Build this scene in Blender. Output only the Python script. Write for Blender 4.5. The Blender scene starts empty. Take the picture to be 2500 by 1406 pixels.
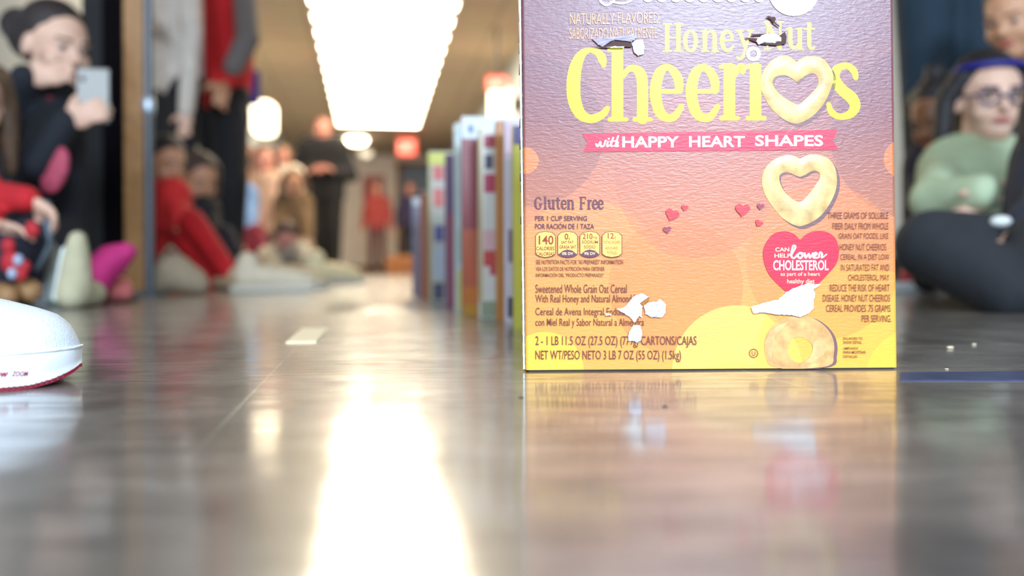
import bpy, bmesh, math, random
from mathutils import Vector, Matrix
random.seed(7)
C = bpy.context.scene.collection
# ------------------------------------------------------------------ camera
F = 2083.0                       # focal length in pixels of the 2500 px frame
CX, CY = 1250.0, 656.0           # principal point (level camera, shifted lens)
H = 0.0675                       # lens height above the floor
ROLL = math.radians(0.3)
cd = bpy.data.cameras.new('camera'); cam = bpy.data.objects.new('camera', cd); C.objects.link(cam)
cam.location = (0, 0, H); cam.rotation_euler = (math.pi/2, ROLL, 0)
cd.sensor_width = 36; cd.lens = 36*F/2500; cd.shift_y = -(703-CY)/2500
cd.clip_start = .01; cd.clip_end = 100
cd.dof.use_dof = True; cd.dof.focus_distance = 0.555; cd.dof.aperture_fstop = 3.4
bpy.context.scene.camera = cam
# ------------------------------------------------------------------ view, world, large lights
vs = bpy.context.scene.view_settings
vs.view_transform = 'Standard'; vs.look = 'None'; vs.gamma = 1; vs.use_curve_mapping = False
vs.exposure = 0.38
W = bpy.data.worlds.new('daylight'); bpy.context.scene.world = W; W.use_nodes = True
W.node_tree.nodes['Background'].inputs[0].default_value = (.62, .78, 1, 1)
W.node_tree.nodes['Background'].inputs[1].default_value = .35
LAMP = 15.0                       # radiance of the fluorescent row
LAMPCOL = (1, .85, .62)
def area(name, loc, rot, sx, sy, power, col):
    l = bpy.data.lights.new(name, 'AREA'); l.shape = 'RECTANGLE'; l.size = sx; l.size_y = sy
    l.energy = power; l.color = col
    o = bpy.data.objects.new(name, l); C.objects.link(o); o.location = loc; o.rotation_euler = rot
    return o
# unseen window lights behind the camera, placed for box sheen and front light
area('unseen_window_sheen_light', (1.02, -2.53, 1.53), (math.radians(90), 0, 0), .82, .86, 165, (.62, .80, 1))
area('unseen_window_fill_light', (-1.6, -2.53, 1.5), (math.radians(90), 0, 0), 1.9, 1.3, 112, (.66, .82, 1))

RX = Vector((math.cos(ROLL), 0, -math.sin(ROLL))); UX = Vector((math.sin(ROLL), 0, math.cos(ROLL)))
def P(px, py, d):
    v = RX*((px-CX)*d/F) + UX*((CY-py)*d/F)
    return Vector((v.x, d, v.z+H))
def FL(px, py):                  # the point of the floor seen at a pixel
    dx, dy = px-CX, CY-py
    dz = (RX*dx + UX*dy).z
    d = -H*F/dz
    p = P(px, py, d); p.z = 0
    return p
AC = math.radians(9.35)          # the corridor runs 9 degrees to the left
def K(lat, al, z=0):             # corridor coordinates -> world
    return Vector((lat*math.cos(AC)-al*math.sin(AC), lat*math.sin(AC)+al*math.cos(AC), z))

# ------------------------------------------------------------------ helpers
def lin(c):
    return tuple((x/12.92 if x <= .04045 else ((x+.055)/1.055)**2.4) for x in (v/255 for v in c)) + (1,)
MATS = {}
def mat(name, rgb, rough=.6, noise=0, nscale=20, bump=0, bscale=80, spec=.5, coat=0, metal=0, emit=0, ecol=None):
    if name in MATS: return MATS[name]
    m = bpy.data.materials.new(name); m.use_nodes = True; MATS[name] = m
    nt = m.node_tree; b = nt.nodes['Principled BSDF']
    col = lin(rgb)
    b.inputs['Base Color'].default_value = col
    b.inputs['Roughness'].default_value = rough
    b.inputs['Specular IOR Level'].default_value = spec
    b.inputs['Coat Weight'].default_value = coat; b.inputs['Coat Roughness'].default_value = .1
    b.inputs['Metallic'].default_value = metal
    if emit:
        b.inputs['Emission Color'].default_value = (ecol or col[:3]) + (1,) if len(ecol or col[:3]) == 3 else ecol
        b.inputs['Emission Strength'].default_value = emit
    tc = None
    if noise or bump:
        tc = nt.nodes.new('ShaderNodeTexCoord')
    if noise:
        n = nt.nodes.new('ShaderNodeTexNoise'); n.inputs['Scale'].default_value = nscale; n.inputs['Detail'].default_value = 5
        nt.links.new(tc.outputs['Object'], n.inputs['Vector'])
        r = nt.nodes.new('ShaderNodeValToRGB')
        r.color_ramp.elements[0].position = .3; r.color_ramp.elements[1].position = .7
        r.color_ramp.elements[0].color = tuple(max(0, v*(1-noise)) for v in col[:3])+(1,)
        r.color_ramp.elements[1].color = tuple(min(1, v*(1+noise)) for v in col[:3])+(1,)
        nt.links.new(n.outputs['Fac'], r.inputs['Fac']); nt.links.new(r.outputs['Color'], b.inputs['Base Color'])
    if bump:
        n2 = nt.nodes.new('ShaderNodeTexNoise'); n2.inputs['Scale'].default_value = bscale; n2.inputs['Detail'].default_value = 6
        nt.links.new(tc.outputs['Object'], n2.inputs['Vector'])
        bp = nt.nodes.new('ShaderNodeBump'); bp.inputs['Strength'].default_value = bump; bp.inputs['Distance'].default_value = .01
        nt.links.new(n2.outputs['Fac'], bp.inputs['Height']); nt.links.new(bp.outputs['Normal'], b.inputs['Normal'])
    return m
def link(o, parent=None):
    C.objects.link(o)
    if parent is not None: o.parent = parent
    return o
def mesh(name, verts, faces, m, parent=None, smooth=False, loc=None):
    me = bpy.data.meshes.new(name); me.from_pydata([tuple(v) for v in verts], [], faces); me.validate(); me.update()
    if m: me.materials.append(m)
    if smooth: me.polygons.foreach_set('use_smooth', [True]*len(me.polygons))
    o = bpy.data.objects.new(name, me)
    if loc is not None: o.location = loc
    return link(o, parent)
def tag(o, label=None, cat=None, group=None, kind=None):
    if label: o['label'] = label
    if cat: o['category'] = cat
    if group: o['group'] = group
    if kind: o['kind'] = kind
    return o
def empty(name, loc, label, cat, group=None, rz=0):
    o = bpy.data.objects.new(name, None); C.objects.link(o); o.location = loc; o.rotation_euler = (0, 0, rz); o.empty_display_size = .05
    return tag(o, label, cat, group)
class MB:
    def __init__(s): s.v = []; s.f = []
    def add(s, vs, fs):
        n = len(s.v); s.v += [Vector(v) for v in vs]; s.f += [tuple(i+n for i in f) for f in fs]; return s
    def box(s, a, b, M=None):
        x0, y0, z0 = a; x1, y1, z1 = b
        vs = [Vector(p) for p in ((x0,y0,z0),(x1,y0,z0),(x1,y1,z0),(x0,y1,z0),(x0,y0,z1),(x1,y0,z1),(x1,y1,z1),(x0,y1,z1))]
        if M: vs = [M(v) for v in vs]
        return s.add(vs, [(0,3,2,1),(4,5,6,7),(0,1,5,4),(1,2,6,5),(2,3,7,6),(3,0,4,7)])
    def capsule(s, a, b, ra, rb, n=12, h=4):
        a = Vector(a); b = Vector(b); d = b-a; L = d.length
        if L < 1e-6: d = Vector((0, 0, 1))
        d = d.normalized(); q = d.to_track_quat('Z', 'Y'); ex = q @ Vector((1,0,0)); ey = q @ Vector((0,1,0))
        rings = []
        for i in range(1, h+1):
            t = -math.pi/2 + (math.pi/2)*i/h; rings.append((a + d*(ra*math.sin(t)), ra*math.cos(t)))
        for i in range(0, h):
            t = (math.pi/2)*i/h; rings.append((b + d*(rb*math.sin(t)), rb*math.cos(t)))
        vs = [a-d*ra]
        for c, r in rings:
            for k in range(n):
                w = 2*math.pi*k/n; vs.append(c + ex*(r*math.cos(w)) + ey*(r*math.sin(w)))
        vs.append(b+d*rb); fs = []
        for k in range(n): fs.append((0, 1+(k+1)%n, 1+k))
        for j in range(len(rings)-1):
            o = 1+j*n
            for k in range(n): fs.append((o+k, o+(k+1)%n, o+n+(k+1)%n, o+n+k))
        o = 1+(len(rings)-1)*n; e = len(vs)-1
        for k in range(n): fs.append((o+k, o+(k+1)%n, e))
        return s.add(vs, fs)
    def chain(s, pts, rs, n=12):
        for i in range(len(pts)-1): s.capsule(pts[i], pts[i+1], rs[i], rs[i+1], n)
        return s
    def ell(s, c, r, fr=None, n=16, m=10):   # ellipsoid; fr = (ex, ey, ez)
        ex, ey, ez = fr or (Vector((1,0,0)), Vector((0,1,0)), Vector((0,0,1)))
        c = Vector(c); vs = [c - ez*r[2]]
        for j in range(1, m):
            t = -math.pi/2 + math.pi*j/m
            for k in range(n):
                w = 2*math.pi*k/n
                vs.append(c + ex*(r[0]*math.cos(t)*math.cos(w)) + ey*(r[1]*math.cos(t)*math.sin(w)) + ez*(r[2]*math.sin(t)))
        vs.append(c + ez*r[2]); fs = []
        for k in range(n): fs.append((0, 1+(k+1)%n, 1+k))
        for j in range(m-2):
            o = 1+j*n
            for k in range(n): fs.append((o+k, o+(k+1)%n, o+n+(k+1)%n, o+n+k))
        o = 1+(m-2)*n; e = len(vs)-1
        for k in range(n): fs.append((o+k, o+(k+1)%n, e))
        return s.add(vs, fs)
    def build(s, name, m, parent=None, smooth=False, bevel=0, base=None):
        o = mesh(name, [v-base for v in s.v] if base else s.v, s.f, m, parent, smooth, base)
        if bevel:
            bv = o.modifiers.new('bevel', 'BEVEL'); bv.width = bevel; bv.segments = 3; bv.limit_method = 'ANGLE'
        return o
    def fuse(s, name, m, parent=None, vox=.01, it=4, base=None):   # one continuous skin over all the pieces
        o = s.build(name, m, None, True, base=base)
        r = o.modifiers.new('r', 'REMESH'); r.mode = 'VOXEL'; r.voxel_size = vox; r.use_smooth_shade = True
        q = o.modifiers.new('s', 'SMOOTH'); q.iterations = it; q.factor = .5
        dg = bpy.context.evaluated_depsgraph_get(); dg.update()
        me = bpy.data.meshes.new_from_object(o.evaluated_get(dg)); me.name = name
        old = o.data; o.modifiers.clear(); o.data = me; bpy.data.meshes.remove(old)
        if not len(me.materials): me.materials.append(m)
        if parent is not None: o.parent = parent
        return o

def textmesh(body, bold=0, shear=0):
    c = bpy.data.curves.new('t', 'FONT'); c.body = body; c.size = 1; c.offset = bold; c.resolution_u = 3; c.shear = shear
    o = bpy.data.objects.new('t', c); C.objects.link(o)
    dg = bpy.context.evaluated_depsgraph_get(); dg.update()
    me = bpy.data.meshes.new_from_object(o.evaluated_get(dg))
    vs = [v.co.copy() for v in me.vertices]; fs = [tuple(p.vertices) for p in me.polygons]
    bpy.data.objects.remove(o); bpy.data.curves.remove(c); bpy.data.meshes.remove(me)
    return vs, fs
# ------------------------------------------------------------------ materials of the setting
def floor_mat():
    m = bpy.data.materials.new('polished_vinyl_tile'); m.use_nodes = True; nt = m.node_tree; N = nt.nodes; L = nt.links
    b = N['Principled BSDF']; tc = N.new('ShaderNodeTexCoord')
    mp = N.new('ShaderNodeMapping'); mp.inputs['Rotation'].default_value = (0, 0, -AC); L.new(tc.outputs['Object'], mp.inputs['Vector'])
    # mottled tile colour with streaks
    n1 = N.new('ShaderNodeTexNoise'); n1.inputs['Scale'].default_value = 9; n1.inputs['Detail'].default_value = 9; n1.inputs['Roughness'].default_value = .65
    L.new(mp.outputs[0], n1.inputs['Vector'])
    r1 = N.new('ShaderNodeValToRGB'); e = r1.color_ramp.elements
    e[0].position = .34; e[0].color = lin((86, 80, 76)); e[1].position = .66; e[1].color = lin((152, 143, 134))
    L.new(n1.outputs['Fac'], r1.inputs['Fac'])
    ms_ = N.new('ShaderNodeMapping'); ms_.inputs['Scale'].default_value = (13, 120, 1); L.new(tc.outputs['Object'], ms_.inputs[0])
    ns = N.new('ShaderNodeTexNoise'); ns.inputs['Scale'].default_value = 1; ns.inputs['Detail'].default_value = 6; ns.inputs['Roughness'].default_value = .7; L.new(ms_.outputs[0], ns.inputs[0])
    rs = N.new('ShaderNodeValToRGB'); rs.color_ramp.elements[0].position = .36; rs.color_ramp.elements[0].color = (.42, .41, .40, 1); rs.color_ramp.elements[1].position = .62; rs.color_ramp.elements[1].color = (1.12, 1.1, 1.08, 1)
    L.new(ns.outputs['Fac'], rs.inputs['Fac'])
    mst = N.new('ShaderNodeMix'); mst.data_type = 'RGBA'; mst.blend_type = 'MULTIPLY'; mst.inputs[0].default_value = 1; L.new(r1.outputs[0], mst.inputs[6]); L.new(rs.outputs[0], mst.inputs[7])
    # tiles: seams every 305 mm
    def seam(axis, off, w):
        sp = N.new('ShaderNodeSeparateXYZ'); L.new(mp.outputs[0], sp.inputs[0])
        a = N.new('ShaderNodeMath'); a.operation = 'ADD'; a.inputs[1].default_value = off; L.new(sp.outputs[axis], a.inputs[0])
        p = N.new('ShaderNodeMath'); p.operation = 'PINGPONG'; p.inputs[1].default_value = .1525; L.new(a.outputs[0], p.inputs[0])
        c = N.new('ShaderNodeMath'); c.operation = 'LESS_THAN'; c.inputs[1].default_value = w; L.new(p.outputs[0], c.inputs[0])
        return c
    s1 = seam(0, .065, .00035); s2 = seam(1, -.655, .0006)
    mx0 = N.new('ShaderNodeMath'); mx0.operation = 'MAXIMUM'; L.new(s1.outputs[0], mx0.inputs[0]); L.new(s2.outputs[0], mx0.inputs[1])
    sp_ = N.new('ShaderNodeSeparateXYZ'); L.new(mp.outputs[0], sp_.inputs[0]); wr_ = N.new('ShaderNodeMapRange'); wr_.inputs['From Min'].default_value = .31; wr_.inputs['From Max'].default_value = .44; L.new(sp_.outputs[1], wr_.inputs['Value'])
    mx = N.new('ShaderNodeMath'); mx.operation = 'MULTIPLY'; L.new(mx0.outputs[0], mx.inputs[0]); L.new(wr_.outputs[0], mx.inputs[1])   # older seams are filled with wax near the entrance
    # dust specks
    v = N.new('ShaderNodeTexVoronoi'); v.inputs['Scale'].default_value = 130; v.inputs['Randomness'].default_value = 1; L.new(tc.outputs['Object'], v.inputs['Vector'])
    vl = N.new('ShaderNodeMath'); vl.operation = 'LESS_THAN'; vl.inputs[1].default_value = .07; L.new(v.outputs['Distance'], vl.inputs[0])
    wn = N.new('ShaderNodeSeparateColor'); L.new(v.outputs['Color'], wn.inputs[0])
    vg = N.new('ShaderNodeMath'); vg.operation = 'GREATER_THAN'; vg.inputs[1].default_value = .72; L.new(wn.outputs[0], vg.inputs[0])
    vm = N.new('ShaderNodeMath'); vm.operation = 'MULTIPLY'; L.new(vl.outputs[0], vm.inputs[0]); L.new(vg.outputs[0], vm.inputs[1])
    m1 = N.new('ShaderNodeMix'); m1.data_type = 'RGBA'; L.new(mx.outputs[0], m1.inputs[0]); L.new(mst.outputs[2], m1.inputs[6]); m1.inputs[7].default_value = lin((205, 190, 165))
    m2 = N.new('ShaderNodeMix'); m2.data_type = 'RGBA'; L.new(vm.outputs[0], m2.inputs[0]); L.new(m1.outputs[2], m2.inputs[6]); m2.inputs[7].default_value = lin((235, 225, 210))
    L.new(m2.outputs[2], b.inputs['Base Color'])
    # gloss: worn wax, fine scratches
    n3 = N.new('ShaderNodeTexNoise'); n3.inputs['Scale'].default_value = 22; n3.inputs['Detail'].default_value = 7; L.new(tc.outputs['Object'], n3.inputs['Vector'])
    mr = N.new('ShaderNodeMapRange'); mr.inputs['From Min'].default_value = .35; mr.inputs['From Max'].default_value = .7
    mr.inputs['To Min'].default_value = .32; mr.inputs['To Max'].default_value = .44; L.new(n3.outputs['Fac'], mr.inputs['Value'])
    ad = N.new('ShaderNodeMath'); ad.operation = 'MAXIMUM'; L.new(mr.outputs[0], ad.inputs[0])
    vs_ = N.new('ShaderNodeMath'); vs_.operation = 'MULTIPLY'; vs_.inputs[1].default_value = .8; L.new(mx.outputs[0], vs_.inputs[0]); L.new(vs_.outputs[0], ad.inputs[1])
    L.new(ad.outputs[0], b.inputs['Roughness'])
    cw = N.new('ShaderNodeMapRange'); cw.inputs['From Min'].default_value = .36; cw.inputs['From Max'].default_value = .6; cw.inputs['To Min'].default_value = .35; cw.inputs['To Max'].default_value = .95
    L.new(ns.outputs['Fac'], cw.inputs['Value']); L.new(cw.outputs[0], b.inputs['Coat Weight'])
    b.inputs['IOR'].default_value = 1.55
    b.inputs['Specular IOR Level'].default_value = .8
    b.inputs['Coat Weight'].default_value = .85; b.inputs['Coat IOR'].default_value = 1.6; b.inputs['Coat Roughness'].default_value = .10
    # bump: gentle waviness plus fine grit
    n4 = N.new('ShaderNodeTexNoise'); n4.inputs['Scale'].default_value = 7; n4.inputs['Detail'].default_value = 2; L.new(tc.outputs['Object'], n4.inputs['Vector'])
    n5 = N.new('ShaderNodeTexNoise'); n5.inputs['Scale'].default_value = 420; n5.inputs['Detail'].default_value = 3; L.new(tc.outputs['Object'], n5.inputs['Vector'])
    b1 = N.new('ShaderNodeBump'); b1.inputs['Distance'].default_value = .0013; b1.inputs['Strength'].default_value = 1; L.new(n4.outputs['Fac'], b1.inputs['Height'])
    b2 = N.new('ShaderNodeBump'); b2.inputs['Distance'].default_value = .00003; b2.inputs['Strength'].default_value = 1; L.new(n5.outputs['Fac'], b2.inputs['Height'])
    # hump added so the floor ahead catches a bright lamp reflection
    tc2 = N.new('ShaderNodeMapping'); hc_ = FL(935, 742); q_ = (hc_.x*math.cos(AC)+hc_.y*math.sin(AC), -hc_.x*math.sin(AC)+hc_.y*math.cos(AC))
    tc2.inputs['Scale'].default_value = (1/.12, 1/.50, 1); tc2.inputs['Location'].default_value = (-q_[0]/.12, -q_[1]/.50, 0); L.new(mp.outputs[0], tc2.inputs[0])
    ln = N.new('ShaderNodeVectorMath'); ln.operation = 'LENGTH'; L.new(tc2.outputs[0], ln.inputs[0])
    sm = N.new('ShaderNodeMapRange'); sm.interpolation_type = 'SMOOTHSTEP'; sm.inputs['From Min'].default_value = 0; sm.inputs['From Max'].default_value = 1; sm.inputs['To Min'].default_value = 1; sm.inputs['To Max'].default_value = 0
    L.new(ln.outputs['Value'], sm.inputs['Value'])
    b0_ = N.new('ShaderNodeBump'); b0_.inputs['Distance'].default_value = .015; L.new(sm.outputs[0], b0_.inputs['Height'])
    b3 = N.new('ShaderNodeBump'); b3.inputs['Distance'].default_value = .00022; L.new(ns.outputs['Fac'], b3.inputs['Height']); L.new(b0_.outputs[0], b1.inputs['Normal'])
    L.new(b1.outputs[0], b2.inputs['Normal']); L.new(b2.outputs[0], b3.inputs['Normal']); L.new(b3.outputs[0], b.inputs['Normal']); L.new(b2.outputs[0], b.inputs['Coat Normal'])
    return m
def tile_ceiling():
    m = bpy.data.materials.new('acoustic_ceiling_tile'); m.use_nodes = True; nt = m.node_tree; N = nt.nodes; L = nt.links
    b = N['Principled BSDF']; b.inputs['Roughness'].default_value = .9
    tc = N.new('ShaderNodeTexCoord'); mp = N.new('ShaderNodeMapping'); mp.inputs['Rotation'].default_value = (0, 0, -AC); L.new(tc.outputs['Object'], mp.inputs[0])
    br = N.new('ShaderNodeTexBrick'); br.offset = 0; br.inputs['Scale'].default_value = 1; br.inputs['Brick Width'].default_value = .61; br.inputs['Row Height'].default_value = .61
    br.inputs['Mortar Size'].default_value = .012; br.inputs['Color1'].default_value = lin((196, 176, 150)); br.inputs['Color2'].default_value = lin((190, 170, 146)); br.inputs['Mortar'].default_value = lin((160, 142, 120))
    L.new(mp.outputs[0], br.inputs['Vector'])
    n = N.new('ShaderNodeTexNoise'); n.inputs['Scale'].default_value = 3; L.new(tc.outputs['Object'], n.inputs['Vector'])
    mx = N.new('ShaderNodeMix'); mx.data_type = 'RGBA'; mx.blend_type = 'MULTIPLY'; mx.inputs[0].default_value = .25
    L.new(br.outputs[0], mx.inputs[6]); L.new(n.outputs['Color'], mx.inputs[7]); L.new(mx.outputs[2], b.inputs['Base Color'])
    return m
M_wall = mat('painted_block_wall', (190, 197, 199), .7, .04, 4, .15, 60)
M_wallw = mat('far_cream_wall', (246, 232, 218), .7, .04, 4)
M_frame = mat('dark_grey_steel_frame', (44, 42, 42), .8, spec=.15)
M_black = mat('black_door_face', (9, 6, 9), .9, spec=.08)
M_wood = mat('oak_door_edge', (158, 112, 66), .5, .18, 30)
M_steel = mat('brushed_steel', (92, 94, 98), .45, metal=.25)
M_brown = mat('brown_wood_trim', (134, 92, 48), .5, .15, 20)
M_lamp = mat('fluorescent_lens', (255, 250, 235), .4, emit=LAMP, ecol=LAMPCOL)
M_lampfr = mat('white_enamel', (230, 228, 220), .4)

# ------------------------------------------------------------------ the setting
def struct(o): return tag(o, kind='structure')
CE = 2.5
def KM(v): return K(v.x, v.y, v.z)
struct(MB().box((-3.1, -3.6, -.05), (2.8, 19, 0), KM).build('floor', floor_mat()))
struct(MB().box((-3.1, -3.6, CE), (2.8, 19, CE+.05), KM).build('ceiling', tile_ceiling()))
struct(MB().box((-1.72, 3.4, 0), (-1.62, 19, CE), KM).box((-3.1, -3.6, 0), (-3.0, 3.4, CE), KM).box((-3.0, 3.4, 0), (-1.72, 3.5, CE), KM).build('wall_left', M_wall))
struct(MB().box((1.62, 7, 0), (1.72, 19, CE), KM).box((2.7, -3.6, 0), (2.8, 7, CE), KM).box((1.72, 7, 0), (2.8, 7.1, CE), KM).build('wall_right', M_wall))
# far wall with the doorway opening
fw = MB(); Yf = 18.4
fw.box((-1.62, Yf, 0), (.62, Yf+.1, CE), KM); fw.box((1.45, Yf, 0), (1.62, Yf+.1, CE), KM); fw.box((.62, Yf, 2.28), (1.45, Yf+.1, CE), KM)
struct(fw.build('wall_far', M_wallw))
# back wall (behind the camera), with unseen windows placed for the light
bw = MB()
for x0, x1, z0, z1 in ((-4, 4.6, 0, .8), (-4, 4.6, 2.2, 2.6), (-4, -2.6, .8, 2.2), (-.6, .56, .8, 2.2), (.56, 1.48, .8, 1.05), (.56, 1.48, 2.01, 2.2), (1.48, 4.6, .8, 2.2)):
    bw.box((x0, -2.7, z0), (x1, -2.6, z1))
struct(bw.build('wall_back', M_wall))
for n, (x0, x1, z0, hz) in enumerate(((.56, 1.48, 1.05, .96), (-2.6, -.6, .8, 1.4)), 1):
    w = empty('window_%d' % n, (x0, -2.6, z0), None, None); tag(w, kind='structure')
    fm = MB(); fm.box((0, -.08, 0), (x1-x0, -.02, .04)).box((0, -.08, hz-.04), (x1-x0, -.02, hz))
    for k in range(3):
        xx = (x1-x0-.04)*k/2; fm.box((xx, -.08, .04), (xx+.04, -.02, hz-.04))
    fm.build('window_frame', M_steel, w)
struct(MB().box((-1.62, 3.5, 0), (-1.6, Yf, .12), KM).build('baseboard_left', M_brown))
struct(MB().box((2.68, -2.4, 0), (2.7, 7, .12), KM).build('baseboard_right', M_frame))
struct(MB().box((-1.6, Yf-.02, 0), (.55, Yf, .15), KM).build('baseboard_far', M_brown))
# doorway in the far wall
d2 = tag(bpy.data.objects.new('door_2', None), kind='structure'); link(d2)
MB().box((.55, Yf-.06, 0), (.64, Yf+.02, 2.36), KM).box((1.43, Yf-.06, 0), (1.52, Yf+.02, 2.36), KM).box((.64, Yf-.06, 2.26), (1.43, Yf+.02, 2.36), KM).build('door_frame', M_brown, d2)
MB().box((.64, Yf+.05, 0), (1.43, Yf+.09, 2.26), KM).build('door_leaf', mat('blue_grey_door', (122, 136, 152), .4, .1, 3), d2)
# near door on the left: steel jamb and open leaf seen edge on
j = tag(bpy.data.objects.new('door_1', None), kind='structure'); link(j)
def slab(px0, px1, d0, dep, z1):            # upright slab between two pixel columns
    a = P(px0, CY, d0); b = P(px1, CY, d0); dr = Vector((a.x+b.x, a.y+b.y, 0)).normalized()*dep
    m = MB(); q = [Vector((a.x, a.y, 0)), Vector((b.x, b.y, 0))]; q += [q[1]+dr, q[0]+dr]
    return m.add(q+[v+Vector((0, 0, z1)) for v in q], [(0,3,2,1),(4,5,6,7),(0,1,5,4),(1,2,6,5),(2,3,7,6),(3,0,4,7)])
slab(203, 254, 2.62, .12, 2.3).build('door_jamb', M_frame, j, bevel=.004)
slab(252, 309, 2.58, .05, 2.12).build('door_stop', M_black, j, bevel=.003)
slab(304, 353, 2.30, .86, 2.1).build('door_leaf', M_wood, j, bevel=.003)
# upright steel pole with a collar beside the door edge
pb = P(365, 717, 2.28); pb.z = 0
po = empty('steel_pole', pb, 'slim grey steel pole with round collar beside the oak door edge', 'pole')
MB().capsule((0, 0, .01), (0, 0, 1.9), .0125, .0125, 16).build('shaft', M_steel, po, True)
MB().capsule((0, 0, .495), (0, 0, .52), .017, .017, 16).build('collar', mat('bright_chrome', (160, 168, 176), .3, metal=.5), po, True)
MB().box((-.03, -.03, 0), (.03, .03, .012)).build('foot_plate', M_steel, po, bevel=.003)

# ------------------------------------------------------------------ ceiling lights
pitch = .545
for i in range(18):
    al = 5.05 + i*pitch
    b0 = K(.125, al, CE)
    t = empty('ceiling_light', b0, 'warm white fluorescent troffer in the long row along the corridor ceiling', 'ceiling light', 'fluorescent troffers of the ceiling row', AC)
    w, hh = .66, .14
    MB().box((-w-.02, -hh-.01, -.03), (w+.02, -hh, 0)).box((-w-.02, hh, -.03), (w+.02, hh+.01, 0)).box((-w-.02, -hh, -.03), (-w, hh, 0)).box((w, -hh, -.03), (w+.02, hh, 0)).build('frame', M_lampfr, t)
    MB().box((-w, -hh, -.024), (w, hh, -.006)).build('diffuser', M_lamp, t)
for px, py, al, r, st, lab in ((870, 336, None, .20, 12, 'round warm ceiling lamp just past the end of the fluorescent row'),
                           (893, 368, None, .13, 1.2, 'small dim ceiling lamp farthest down the corridor')):
    dd = (CE-.02-H)*F/(CY-py); dd = min(dd, 17.6); q = P(px, py, dd); q.z = CE
    t = empty('round_ceiling_light', q, lab, 'ceiling light')
    MB().ell((0, 0, -.005), (r+.04, r+.04, .03), n=24).build('rim', M_lampfr, t, True)
    MB().ell((0, 0, -.05), (r, r, .09), n=24).build('diffuser', mat('round_lens_%s' % st, (255, 240, 215), .4, emit=st, ecol=(1, .86, .62)), t, True)
for px, py, d, lab in ((645, 290, 9.6, 'glowing white wall lamp on the left wall above the crowd'), (1222, 256, 9.3, 'glowing white wall lamp on the right wall beside the cereal box')):
    q = P(px, py, d)
    t = empty('wall_lamp', q, lab, 'wall lamp')
    s = -1 if px < 900 else 1
    MB().box((-.12, -.16, -.19), (.12, .16, .19)).build('globe', mat('lit_globe', (255, 240, 215), .4, emit=4, ecol=(1, .84, .58)), t, True, bevel=.08)
    MB().box((s*.10, -.06, -.08), (s*.42, .06, .08)).build('bracket', M_frame, t, bevel=.01)
def exit_sign(px, py, d, w, h, lab):
    q = P(px, py, d)
    t = empty('exit_sign', q, lab, 'sign')
    MB().box((-w/2, 0, -h/2), (w/2, .05, h/2)).build('housing', mat('sign_red_face', (235, 60, 45), .4, emit=1.1, ecol=(1, .10, .06)), t, bevel=.01)
    vs, fs = textmesh('EXIT', .02)
    x1 = max(v.x for v in vs); y1 = max(v.y for v in vs); x0 = min(v.x for v in vs); y0 = min(v.y for v in vs)
    mesh('exit_lettering', [Vector(((v.x-x0)/(x1-x0)*w*.8-w*.4, -.003, (v.y-y0)/(y1-y0)*h*.6-h*.3)) for v in vs], fs, mat('sign_letters', (255, 200, 180), .4, emit=1.5, ecol=(1, .5, .35)), t)
    MB().capsule((0, .025, h/2), (0, .025, CE-q.z), .012, .012, 8).build('hanger', M_steel, t, True)
exit_sign(993, 358, 15.2, .33, .30, 'red lit exit sign hanging at the far end of the corridor')
exit_sign(1214, 203, 8.6, .21, .15, 'red lit exit sign hanging near the right wall beside the cereal box')

# posters on far wall
def poster(px0, py0, px1, py1, rgb, lab, bits):
    dd = Yf/math.cos(math.radians(9.35)-0) - .35
    a = P(px0, py0, 17.7); b = P(px1, py1, 17.7)
    cdir = K(1, 0, 0)
    def at(px, py):
        # intersect pixel ray with the far wall plane
        r = P(px, py, 1)-Vector((0, 0, H)); n = K(0, 1, 0); t = (Yf-.03)/r.dot(n)
        return Vector((0, 0, H)) + r*t
    n = K(0, 1, 0)
    def quad(x0, y0, x1, y1, off, m, name, par):
        c = [at(x0, y1), at(x1, y1), at(x1, y0), at(x0, y0)]
        c = [v-n*off for v in c]
        return MB().add(c+[v+n*.012 for v in c], [(0,1,2,3),(7,6,5,4),(0,4,5,1),(1,5,6,2),(2,6,7,3),(3,7,4,0)]).build(name, m, par)
    o = quad(px0, py0, px1, py1, 0, mat(lab[:20], rgb, .6), 'wall_poster', None); tag(o, lab, 'poster', None)
    for bx0, by0, bx1, by1, c in bits: quad(bx0, by0, bx1, by1, .014, mat('print_%d_%d_%d' % c, c, .6), 'printed_patch', o)
poster(886, 428, 938, 486, (190, 120, 110), 'reddish poster with brown patches on the cream far wall', [(892, 440, 905, 480, (190, 70, 70)), (910, 445, 932, 480, (150, 110, 70))])

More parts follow.
